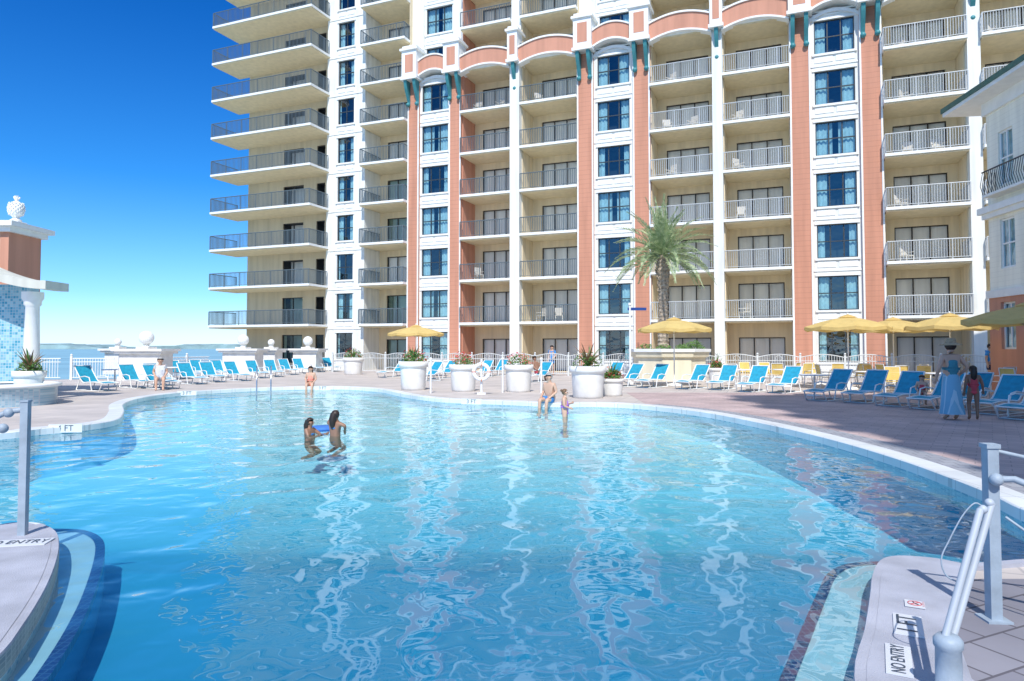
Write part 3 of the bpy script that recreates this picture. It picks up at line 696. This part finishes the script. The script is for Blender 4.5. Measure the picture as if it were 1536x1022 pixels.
for (x,y,d) in [(1245,600,218),(1300,603,218),(1352,608,216),(1408,613,214),(1500,620,212),(1548,628,212),(1455,612,213)]: lg(x,y,d+random.uniform(-4,4),"turquoise sling sun lounger with white frame standing in shade")
# ------------------------------------------------------------------ umbrellas
def umb_proto():
    c=MB();n=8;Rr=1.6;vs=[(0,0,2.88)];fs=[]
    rings=[(.5,2.80),(1.0,2.68),(Rr,2.48)]
    for k,(r,z) in enumerate(rings):
        for j in range(n*2):
            q=math.pi*j/n;rr=r*(1 if j%2==0 else .955);zz=z-( .03*k if j%2 else 0)
            vs.append((rr*math.cos(q),rr*math.sin(q),zz))
    k=n*2
    for j in range(k):
        fs.append((0,1+j,1+(j+1)%k))
        for q in(0,1): fs.append((1+q*k+j,1+(q+1)*k+j,1+(q+1)*k+(j+1)%k,1+q*k+(j+1)%k))
    c.add(vs,fs)
    for j in range(k):
        a=vs[1+2*k+j];b=vs[1+2*k+(j+1)%k];c.add([a,b,(b[0],b[1],b[2]-.13),(a[0],a[1],a[2]-.13)],[(0,1,2,3)])
    c.lathe([(.36,2.85),(.2,2.92),(0,2.98)],16)
    p=MB().tube([(0,0,.05),(0,0,2.95)],.025,10).sphere((0,0,3.0),.04,10,6)
    r=MB()
    for j in range(n):
        q=2*math.pi*j/n;cx,cy=math.cos(q),math.sin(q)
        r.tube([(0,0,2.84),(Rr*cx,Rr*cy,2.46)],.012,5);r.tube([(0,0,2.25),(.8*cx,.8*cy,2.66)],.009,5)
    b=MB().lathe([(0,0),(.34,0),(.34,.06),(.28,.10),(.06,.14),(.06,.3),(0,.3)],24)
    return c,p,r,b
us=[(AT(624,39),1),(AT(1011,29.5),1),(AT(1272,27),1),(AT(1340,29.5),1),(AT(1425,26),1),(AT(1545,18.5),.98)]
um=empty("patio_umbrella",us[0][0],.2,"open yellow canvas patio umbrella on the pool deck","umbrella","yellow umbrellas")
c,p,r,b=umb_proto();make("canopy",c,YEL,um);make("pole",p,POWD,um);make("ribs",r,WOOD,um);make("base",b,CONC,um)
for q,s in us[1:]: clone(um,q,random.random(),None,None,s)
# ------------------------------------------------------------------ cafe chairs and tables
YCH=mat("yellow chair straps",(.78,.55,.14),.6,var=.1)
cf=MB();cs=MB()
for s in(-1,1):
    cf.tube([(s*.26,-.25,0),(s*.27,-.24,.42),(s*.28,-.26,.62),(s*.28,.15,.64),(s*.26,.22,.60)],.018,6)
    cf.tube([(s*.25,.30,0),(s*.25,.22,.42),(s*.25,.33,.95)],.018,6);cf.tube([(s*.25,-.24,.42),(s*.25,.22,.42)],.014,6)
cf.tube([(-.25,.33,.95),(.25,.33,.95)],.014,6)
for i in range(7): cs.box(-.25,.25,-.24+i*.065,-.185+i*.065,.425,.435)
for i in range(7):
    t=i/7;cs.add([(-.25,.225+.1*t,.47+.48*t),(.25,.225+.1*t,.47+.48*t),(.25,.235+.1*t,.535+.48*t),(-.25,.235+.1*t,.535+.48*t)],[(0,1,2,3)])
ch=empty("patio_chair",G(1150,574),0,"yellow strap patio chair with white frame near umbrellas","chair","yellow patio chairs");make("frame",cf,POWD,ch);make("seat",cs,YCH,ch)
for i,(x,y) in enumerate([(1120,573),(1136,576),(1168,577),(1188,574),(1205,578),(1222,575),(1238,581),(1256,577),(1275,582),(1292,578),(1312,583),(1330,580),(1348,585),(1368,581),(1385,586),(1402,582),(1520,594),(1505,590),(1420,588),(1340,590),(1450,590),(1105,577)]): clone(ch,G(x,y),i*1.3)
tb=MB().lathe([(.0,.70),(.5,.70),(.52,.72),(.5,.74),(0,.74)],24).tube([(0,0,.02),(0,0,.7)],.03,8).lathe([(0,0),(.28,0),(.26,.04),(0,.06)],20)
t0=make("patio_table",tb,POWD,None,G(1178,580),0,"round white patio table beside yellow chairs","table","round patio tables")
for x,y in((1230,577),(1357,588),(1300,585),(172,580),(1222,594),(1110,580),(262,574),(1410,590)): clone(t0,G(x,y),0)
# ------------------------------------------------------------------ piers with ball finials + railings
for (px,Y,w,s) in [(220,35,2.3,1),(365,43,2.2,.95),(462,47.5,1.7,.9),(177,43,1.0,.6),(407,46,1.1,.6)]:
    p=AT(px,Y)
    m=MB().box(-w/2,w/2,-.5,.5,0,1.35).box(-w/2-.18,w/2+.18,-.66,.66,1.35,1.48).box(-w/2-.28,w/2+.28,-.76,.76,1.48,1.60).box(-w/2-.06,w/2+.06,-.56,.56,0,.2)
    m.box(-.34,.34,-.34,.34,1.60,1.70)
    o=make("garden_pier",m,CONC,None,p,R(-10),"wide white masonry pier with ball finial at deck edge","pier","masonry piers along the deck edge")
    make("ball_finial",MB().lathe([(.2,1.70),(.13,1.75),(.13,1.79),(.2,1.82)],20).sphere((0,0,1.80+.36*s),.36*s,24,16),WHITE2,o)
def fpanel(L_,arch,h=1.05,cm=POWD):
    m=MB();n=int(L_/.12)
    m.tube([(0,0,.12),(L_,0,.12)],.02,6);m.tube([(0,0,h-.18),(L_,0,h-.18)],.02,6)
    pts=[(L_*i/12,0,h+arch*math.sin(math.pi*i/12)) for i in range(13)];m.tube(pts,.024,6)
    for i in range(1,n): x=L_*i/n;m.box(x-.011,x+.011,-.011,.011,.12,h+arch*math.sin(math.pi*i/n))
    if arch>.05:
        c=(L_/2,h-.05)
        pts=[(c[0]+.16*math.cos(q*math.pi/8),-.015,c[1]+.13*math.sin(q*math.pi/8)) for q in range(17)];m.tube(pts,.014,5)
    m.box(-.05,.05,-.05,.05,0,h+.12).sphere((0,0,h+.18),.06,8,6)
    return m
fp=None
FENCEM=mat("fence paint",(.66,.68,.66),.5,var=.05)
FL="white ornamental metal fence panel with arched top by hotel"
for i in range(20):
    s=-11.5+i*2.1
    p=HM@Vector((s,-4.2,0))
    if fp is None: fp=make("fence_panel",fpanel(2.1,.16,1.15),FENCEM,None,p,hang,FL,"fence","white fence panels in front of the hotel")
    else: clone(fp,p,hang)
rl=make("deck_railing",fpanel(2.0,0,1.1),POWD,None,(-27.6,34.2,0),R(12),"white metal railing along the deck edge above sea","railing","railings along the deck edge")
def railrun(a,b,skip):
    a=Vector(a);b=Vector(b);L_=(b-a).length;n=int(L_/2);an=math.atan2(b.y-a.y,b.x-a.x)
    for i in range(n):
        if skip and i==0: continue
        q=a+(b-a)*(i/n);clone(rl,(q.x,q.y,0),an)
railrun((-27.6,34.2),(-20.3,35.8),True);railrun((-20.2,36.5),(-18.8,42.5),False);railrun((-18.2,44),(-16.6,47),False)
railrun((-27.7,24),(-27.7,34.2),False)
# ------------------------------------------------------------------ signs, posts, ring buoy, ladder
sg=empty("sign_post",AT(945,31),0,"white post with small blue directional sign","sign")
make("post",MB().tube([(0,0,0),(0,0,3.55)],.045,10).sphere((0,0,3.62),.08,10,8).box(-.12,.12,-.12,.12,0,.12),POWD,sg);make("sign_blade",MB().box(-.1,.75,-.02,.02,3.35,3.48),BLUEM,sg)
rb=empty("life_ring_stand",G(722,592),0,"white post carrying a white life ring near planters","life ring")
make("post",MB().tube([(0,.08,0),(0,.08,1.25)],.04,10).box(-.15,.15,-.07,.23,0,.06),POWD,rb)
pts=[(.27*math.cos(i*math.pi/16),0,.80+.27*math.sin(i*math.pi/16)) for i in range(33)]
make("ring",MB().tube(pts,.07,10),POWD,rb)
m=MB()
for q in(0,1.57,3.14,4.71):
    pts=[(.27*math.cos(q+t),0,.80+.27*math.sin(q+t)) for t in(-.06,0,.06)];m.tube(pts,.075,10)
make("ring_bands",m,mat("orange band",(.75,.25,.12),.5,var=0),rb)
for i,(px,py) in enumerate([(646,590),(754,589),(812,590)]):
    m=MB().tube([(0,0,0),(0,0,1.2)],.035,8).sphere((0,0,1.24),.06,8,6)
    make("white_post",m,POWD,None,G(px,py),0,"slim white post beside the round planters","post","slim white posts")
m=MB()
for dx in(0,.5):
    m.tube([(dx,.35,0),(dx,.33,.75),(dx,.1,.95),(dx,-.3,.8),(dx,-.45,.3),(dx,-.45,-.3)],.025,8)
make("pool_handrail",m,mat("stainless tube",(.6,.62,.64),.25,metal=.9,var=0),None,G(385,588),R(20),"curved stainless handrail at the pool entry steps","handrail")
def text(body,size,m,parent,loc,rz,name="lettering",sy=1,rx=0):
    c=bpy.data.curves.new("txt","FONT");c.body=body;c.size=size;c.align_x='CENTER';c.align_y='CENTER';o=bpy.data.objects.new("txt",c);C.objects.link(o)
    bpy.context.view_layer.update();dg=bpy.context.evaluated_depsgraph_get();me=bpy.data.meshes.new_from_object(o.evaluated_get(dg));bpy.data.objects.remove(o)
    for v in me.vertices: v.co.y*=sy
    me.materials.clear();me.materials.append(m);n=bpy.data.objects.new(name,me);n.location=loc;n.rotation_euler=(rx,0,rz);reg(n,parent);return n
def marker(px,py,body,rz,size,w,h,label,z=.034,cols=PLATE,sy=1):
    p=G(px,py,z)
    m=MB().box(-w/2,w/2,-h/2,h/2,-.004,.004)
    o=make("pool_marker",m,cols,None,(p.x,p.y,z+.001),rz,label,"marker","pool edge markers")
    text(body,size,LETTER,o,(0,0,.008),0,sy=sy);return o
def vmarker(px,py,body,rz,label):
    p=G(px,py,0)
    o=make("pool_marker",MB().box(-.32,.32,-.06,-.05,-.085,.085),COPE,None,(p.x,p.y-.06,-.005),rz,label,"marker","pool edge markers")
    text(body,.17,LETTER,o,(0,-.064,0),0,rx=R(90));return o
marker(1348,990,"NO ENTRY",R(62),.072,.38,.12,"white NO ENTRY tile marker set in the pool ledge",z=.038,sy=1.3)
marker(1362,938,"1 FT",R(62),.15,.33,.15,"white 1 FT depth tile marker set in the pool ledge",z=.038)
p=G(1372,906,.042)
m=MB().box(-.06,.06,-.055,.055,-.004,.002,0)
pts=[(.038*math.cos(i*math.pi/10),.038*math.sin(i*math.pi/10),.004) for i in range(21)];m.tube(pts,.003,5,1);m.tube([(-.028,.028,.004),(.028,-.028,.004)],.003,5,1)
m.tube([(-.02,-.02,.004),(0,.0,.004),(.03,.01,.004)],.003,5,2)
o=make("pool_marker",m,[PLATE,REDM,LETTER],None,p,R(62),"tile with red no diving circle symbol","marker","pool edge markers")
text("NO DIVING",.018,REDM,o,(.0,-.048,.006),0)
marker(22,815,"NO ENTRY",R(12),.10,.52,.20,"NO ENTRY tile marker set in the curved ledge",z=.038,sy=1.5)
vmarker(103,641.5,"4 FT",R(8),"4 FT depth marker on the pool edge")
vmarker(282,589.5,"3 FT",R(15),"3 FT depth marker on the pool edge")
vmarker(485,582,"3 FT",R(0),"3 FT depth marker on the pool edge")
vmarker(708,602,"3 FT",R(-12),"3 FT depth marker on the pool edge")
# ------------------------------------------------------------------ foreground rails
p=G(34,803,.03);post=MB().box(-.03,.03,-.03,.03,0,1.15).box(-.036,.036,-.036,.036,1.15,1.165)
lr=empty("rail_post",p,R(8),"painted blue grey rail post with arm on pool ledge","rail post")
make("post",post,STEEL,lr)
m=MB().tube([(-.03,0,1.08),(-.12,-.02,1.07),(-.3,-.1,.98),(-.6,-.3,.93)],.024,10).sphere((-.12,-.03,1.06),.042,14,10).sphere((-.14,-.07,.93),.042,14,10).tube([(-.14,-.07,.93),(-.7,-.4,.85)],.026,10)
make("rail_arm",m,STEEL,lr)
p=G(1491,930,.03)
rr=empty("rail_post",p,R(-4),"painted blue grey square rail post beside folded barrier","rail post")
make("post",MB().box(-.032,.032,-.032,.032,0,1.02).box(-.04,.04,-.04,.04,1.02,1.045).box(-.07,.07,-.07,.07,0,.012),STEEL,rr)
m=MB().sphere((.0,-.055,.84),.038,16,12).tube([(.0,-.05,.84),(.08,-.09,.85),(.4,-.3,.70),(.9,-.5,.52)],.02,10).tube([(.04,.0,1.0),(.5,-.1,.9),(1.0,-.2,.8)],.012,8).tube([(.05,-.05,.62),(.25,-.3,.42),(.5,-.6,.3)],.008,6)
make("rail_arm",m,STEEL,rr)
fb=empty("folding_barrier",G(1424,1045,.036),0,"folded pale grey tube barrier standing on the ledge","barrier")
bx=fb.location
def rel(px,Y,z): q=AT(px,Y,z);return (q.x-bx.x,q.y-bx.y,z-bx.z)
m=MB().lathe([(0,0),(.085,0),(.085,.02),(.056,.03),(.054,.22),(.062,.23),(.062,.26),(.045,.28),(0,.28)],20)
make("base",m,STEEL,fb)
b0=Vector((0,.0,.25))
Yb=bx.y
t1=Vector(rel(1478,Yb+.2,.88));t2=Vector(rel(1468,Yb+.15,.86))
m=MB().tube([b0+Vector((-.02,0,0)),t2+Vector((-.012,0,0))],.017,12).tube([b0+Vector((.025,.02,-.02)),t1+Vector((.012,0,0))],.017,12).sphere(t1,.022,12,8).sphere(t2,.022,12,8)
make("tubes",m,mat("pale grey tube paint",(.42,.47,.53),.5,var=.08),fb)
pp=[t2+Vector((0,0,.01)),t2+Vector((-.04,0,.03)),t2+Vector((-.09,.02,-.04)),t2+Vector((-.15,.03,-.16)),t2+Vector((-.19,.03,-.25)),t2+Vector((-.17,.02,-.33)),t2+Vector((-.1,.0,-.36))]
make("tether_wire",MB().tube(cr(pp,4),.004,6),STEEL,fb)
# ------------------------------------------------------------------ people
def skinned(P,E,Rr,root=0,lv=2):
    me=bpy.data.meshes.new("t");me.from_pydata([tuple(p) for p in P],E,[]);o=bpy.data.objects.new("t",me);C.objects.link(o)
    sk=o.modifiers.new("s",'SKIN')
    for i,r in enumerate(Rr):
        d=me.skin_vertices[0].data[i];d.radius=(r,r) if not isinstance(r,tuple) else r;d.use_root=(i==root)
    u=o.modifiers.new("u",'SUBSURF');u.levels=lv;u.render_levels=lv
    bpy.context.view_layer.update();dg=bpy.context.evaluated_depsgraph_get();m2=bpy.data.meshes.new_from_object(o.evaluated_get(dg))
    out=MB();out.add([v.co for v in m2.vertices],[list(p.vertices) for p in m2.polygons],0,True)
    bpy.data.objects.remove(o);bpy.data.meshes.remove(me);bpy.data.meshes.remove(m2);return out
BASEJ=dict(pelvis=(0,0,.95),belly=(0,0,1.12),chest=(0,.01,1.32),nb=(0,.01,1.45),neck=(0,0,1.53),h1=(0,-.01,1.60),h2=(0,-.005,1.69),
 shL=(.17,.01,1.42),shR=(-.17,.01,1.42),elL=(.23,.03,1.14),elR=(-.23,.03,1.14),wrL=(.25,-.04,.90),wrR=(-.25,-.04,.90),
 hpL=(.09,0,.90),hpR=(-.09,0,.90),knL=(.10,-.02,.50),knR=(-.10,-.02,.50),anL=(.10,.02,.09),anR=(-.10,.02,.09),toL=(.12,-.13,.03),toR=(-.12,-.13,.03))
RAD=dict(pelvis=.135,belly=.12,chest=.14,nb=.075,neck=.055,h1=.085,h2=.098,sh=.065,el=.043,wr=.03,hp=.095,kn=.06,an=.04,to=.038)
EDG=[("pelvis","belly"),("belly","chest"),("chest","nb"),("nb","neck"),("neck","h1"),("h1","h2"),("chest","shL"),("chest","shR"),("shL","elL"),("elL","wrL"),("shR","elR"),("elR","wrR"),("pelvis","hpL"),("pelvis","hpR"),("hpL","knL"),("knL","anL"),("anL","toL"),("hpR","knR"),("knR","anR"),("anR","toR")]
SK1=mat("fair tanned skin",(.60,.37,.26),.5,var=.05);SK2=mat("dark tanned skin",(.30,.16,.10),.5,var=.05)
DARK=mat("dark feature",(.03,.02,.02),.5,var=0);LIP=mat("lips",(.4,.12,.10),.5,var=0)
def rad(k): return RAD[k] if k in RAD else RAD[k[:2]]
def person(loc,rz,H,J,skin,clothes,hair,label,fat=1.0,hat=None):
    j={k:Vector(v) for k,v in BASEJ.items()};j.update({k:Vector(v) for k,v in J.items()});s=H/1.75
    names=list(j.keys());ix={n:i for i,n in enumerate(names)}
    fr=lambda n:rad(n)*(fat if n in("pelvis","belly","chest") else 1)*1.08
    b=skinned([j[n] for n in names],[(ix[a],ix[c]) for a,c in EDG],[fr(n) for n in names],ix["pelvis"])
    hd=j["h1"]*.55+j["h2"]*.45
    for q in(-1,1):
        b.sphere(hd+Vector((q*.034,-.098,.01)),.012,8,6,1);b.sphere(hd+Vector((q*.098,.0,-.005)),.024,8,6,0,(.5,1,1.3))
    b.tube([hd+Vector((0,-.09,.015)),hd+Vector((0,-.122,-.025)),hd+Vector((0,-.095,-.035))],[.008,.015,.01],6,0)
    b.tube([hd+Vector((-.025,-.094,-.06)),hd+Vector((0,-.102,-.06)),hd+Vector((.025,-.094,-.06))],.007,6,2)
    for sd in "LR":
        wv=j["wr"+sd];d=(wv-j["el"+sd]).normalized();side=d.cross(Vector((0,1,0)));side=side.normalized() if side.length>.1 else Vector((1,0,0));nrm=side.cross(d)
        b.tube([wv-d*.02,wv+d*.04,wv+d*.09],[.027,.038,.03],8,0)
        for f,ln in((-.026,.060),(-.009,.075),(.009,.072),(.026,.055)):
            a=wv+d*.075+side*f;c_=a+d*ln*.55+side*f*.2;t_=c_+(d*.8+nrm*.5)*ln*.5;b.tube([a,c_,t_],[.010,.009,.006],6,0)
        sg=-1 if sd=="L" else 1
        a=wv+d*.025+side*sg*.028;b.tube([a,a+(d*.5+side*sg*.7)*.04,a+(d*.9+side*sg*.6)*.065],[.012,.010,.007],6,0)
    sc=lambda mb_:MB().join(mb_,(0,0,0),0,s)
    o=make("person",sc(b),[skin,DARK,LIP],None,loc,rz,label,"person")
    L=lambda a,c,t:j[a]*(1-t)+j[c]*t
    for nm,kind,mt in clothes:
        if kind=="shorts": P=[j["pelvis"]+Vector((0,0,.05)),j["pelvis"],j["hpL"],j["hpR"],L("hpL","knL",.6),L("hpR","knR",.6)];E=[(0,1),(1,2),(1,3),(2,4),(3,5)];Q=[.135*fat,.15*fat,.115,.115,.105,.105]
        elif kind=="suit": P=[j["pelvis"],L("pelvis","belly",.5),j["belly"],j["chest"],L("chest","nb",.3),L("pelvis","hpL",.8),L("pelvis","hpR",.8)];E=[(0,1),(1,2),(2,3),(3,4),(0,5),(0,6)];Q=[.15,.14,.135,.15,.12,.11,.11]
        elif kind=="bikini": P=[L("belly","chest",.7),L("chest","nb",.2)];E=[(0,1)];Q=[.145,.15]
        elif kind=="shirt": P=[L("pelvis","belly",.2),j["belly"],j["chest"],L("chest","nb",.6),j["shL"],j["shR"],L("shL","elL",.6),L("shR","elR",.6)];E=[(0,1),(1,2),(2,3),(2,4),(2,5),(4,6),(5,7)];Q=[.155*fat,.145*fat,.16*fat,.09,.085,.085,.07,.07]
        elif kind=="skirt":
            m_=MB();pr=[];k=22
            for (z,r) in ((1.12,.125),(1.0,.165),(.85,.185),(.6,.20),(.35,.225),(.13,.26)):
                for i in range(k):
                    q=2*math.pi*i/k;rr=r*(1+.06*math.sin(i*5+z*3)*(1.15-z));pr.append((rr*math.cos(q),rr*.85*math.sin(q),z))
            m_.add(pr,[(a*k+i,a*k+(i+1)%k,(a+1)*k+(i+1)%k,(a+1)*k+i) for a in range(5) for i in range(k)],0,True)
            make(nm,sc(m_),mt,o);continue
        make(nm,sc(skinned(P,E,[q*1.05 for q in Q],1,2)),mt,o)
    if hair:
        st,hm=hair;m_=MB();S=MB().sphere((0,0,0),.118,20,14);c=hd+Vector((0,.012,.028))
        keep=[f for f in S.f if not (sum(S.v[i][1] for i in f)/len(f)<-.045 and sum(S.v[i][2] for i in f)/len(f)<.055) and sum(S.v[i][2] for i in f)/len(f)>-.085]
        m_.add([Vector(v)*1.0+c for v in S.v],keep,0,True)
        if st=="long": m_.tube([c+Vector((0,.06,.02)),c+Vector((0,.10,-.12)),c+Vector((0,.10,-.28)),c+Vector((0,.09,-.40))],[.09,.10,.085,.03],12)
        if st=="bun": m_.sphere(c+Vector((0,.12,.05)),.05,10,8)
        make("hair",sc(m_),hm,o)
    if hat:
        m_=MB().lathe([(.24,-.035),(.23,-.02),(.13,.015),(.115,.02),(.112,.09),(.09,.125),(0,.135)],28,0,hd+Vector((0,.01,.07)))
        make("hat",sc(m_),hat,o)
    return o
HB=mat("dark brown hair",(.03,.018,.012),.5,var=.2,vscale=30);HG=mat("grey hair",(.35,.34,.33),.6,var=.1);HL=mat("light brown hair",(.18,.10,.05),.5,var=.2,vscale=30)
def cl(n,c): return mat(n,c,.8,var=.08,vscale=12)
WS=cl("white shirt cloth",(.72,.75,.78));PINK=cl("coral swimsuit",(.80,.30,.22));BLU=cl("blue shorts cloth",(.04,.20,.48));PUR=cl("purple swimsuit cloth",(.45,.20,.60));TEALC=cl("teal top cloth",(.05,.24,.30));GRY=cl("grey shorts cloth",(.40,.45,.52));RED=cl("red swimsuit cloth",(.6,.07,.09));BLUS=cl("blue shirt cloth",(.05,.28,.65))
SKIRT=tiles("pale blue striped skirt",(.20,.48,.66),(.34,.62,.75),(.5,.72,.82),1,bw=2,rh=.09,ms=.01,rough=.8,rz=(0,R(90),0))
STRAW=mat("straw hat weave",(.42,.30,.18),.8,var=.2,vscale=40)
def sit(h,fwd=.42,drop=.42,lean=0.06):
    z=h+.10-.95;J={}
    for k,v in BASEJ.items():
        v=Vector(v)
        if k[:2] in("hp","kn","an","to"): continue
        J[k]=v+Vector((0,lean*(v.z-.95),z))
    for s,q in(("L",1),("R",-1)):
        J["hp"+s]=Vector((q*.09,-.03,h+.09));J["kn"+s]=Vector((q*.13,-fwd,h+.10));J["an"+s]=Vector((q*.12,-fwd-.04,h+.10-drop));J["to"+s]=Vector((q*.13,-fwd-.18,h+.05-drop))
        J["el"+s]=Vector((q*.24,-.02,h+.33));J["wr"+s]=Vector((q*.17,-.26,h+.19))
    return J
p=G(240,585);person((p.x,p.y,0),R(25),1.75,sit(.36,.42,.38,-.15),SK1,[("shirt","shirt",WS),("shorts","shorts",GRY)],("short",HG),"man in white shirt and grey shorts sitting on a lounger",1.1)
lg(240,583,-33)
p=G(463,581);person((p.x,p.y+.3,.03),R(5),1.6,sit(.0,.38,.42,-.1),SK1,[("swimsuit","suit",PINK)],("long",HB),"person in coral swimsuit sitting on pool edge with feet in water")
p=G(826,606);person((p.x,p.y+.2,.03),R(-35),1.65,sit(.0,.42,.42,-.12),SK1,[("swim_shorts","shorts",BLU)],("short",HG),"shirtless man in blue shorts sitting on the pool edge",1.15)
p=AT(847,17.6);J=dict(elL=(.25,-.05,1.2),wrL=(.14,-.22,1.25),elR=(-.24,-.02,1.17),wrR=(-.15,-.2,1.1))
person((p.x,p.y,fz(p.x,p.y)),R(75),1.22,J,SK1,[("swimsuit","suit",PUR)],("bun",HL),"girl in purple swimsuit standing in the shallow pool")
TR=dict(knL=(.13,-.30,.78),anL=(.12,.05,.66),toL=(.12,.18,.64),knR=(-.13,-.26,.72),anR=(-.12,.10,.62),toR=(-.12,.22,.58))
q=G(503,654,-.11);J=dict(elL=(.34,-.06,1.40),wrL=(.20,-.10,1.62),elR=(-.32,-.04,1.36),wrR=(-.22,-.14,1.22));J.update(TR)
person((q.x,q.y,-.90),R(150),1.28,J,SK2,[("swim_top","bikini",BLU)],("long",HB),"long haired swimmer in chest deep water raising one arm")
q=G(465,651,-.11);J=dict(elL=(.26,-.2,1.25),wrL=(.2,-.42,1.3),elR=(-.24,-.15,1.2),wrR=(-.15,-.38,1.28));J.update(TR)
person((q.x,q.y,-1.02),R(70),1.22,J,SK2,[("swim_top","bikini",BLU)],("long",HB),"child with dark wet hair up to the shoulders in water")
q=G(485,644,-.11);make("pool_float",MB().lathe([(0,0),(.3,0),(.34,.04),(.3,.08),(0,.08)],20),cl("blue float vinyl",(.05,.18,.55)),None,(q.x,q.y,-.13),0,"small flat blue foam float on the water","float")
p=G(1428,630);J=dict(elL=(.27,.05,1.16),wrL=(.30,-.04,.93),elR=(-.33,.06,1.18),wrR=(-.22,-.08,1.02))
person((p.x,p.y,.004),R(172),1.78,J,SK1,[("camisole","suit",TEALC),("long_skirt","skirt",SKIRT)],("short",HB),"woman in straw sun hat and long blue striped skirt",1.05,STRAW)
p=G(1461,630);J=dict(knL=(.12,-.08,.5),anL=(.13,.05,.09),elR=(-.26,.0,1.16),wrR=(-.3,-.1,.95))
person((p.x,p.y,.004),R(160),1.22,J,SK2,[("swimsuit","suit",RED)],("long",HB),"young girl with long dark hair standing beside woman")
p=G(1388,612);person((p.x+.1,p.y+.3,.004),R(-30),1.1,sit(.50,.42,.40,-.1),SK1,[("swimsuit","suit",RED)],("long",HL),"small child in red swimsuit sitting on a lounger")
p=G(1487,580);person((p.x,p.y,.004),R(20),1.80,dict(wrL=(.2,-.3,1.1)),SK1,[("shirt","shirt",BLUS),("shorts","shorts",cl("navy cloth",(.02,.03,.08)))],("short",HB),"man in blue shirt standing by the umbrellas",1.1)
p=G(828,563);person((p.x,p.y,0),R(-30),1.78,dict(wrL=(.2,-.2,1.05)),SK1,[("shirt","shirt",BLUS),("shorts","shorts",BLU)],("short",HB),"person in blue shirt and shorts standing near the fence",1.0)
p=G(806,572);person((p.x,p.y,0),R(40),1.7,sit(.36,.42,.38,.3),SK2,[("swim_shorts","shorts",RED)],("short",HB),"sunbather in red shorts resting on a lounger")
lg(806,573,230)
print("done",len(bpy.data.objects))
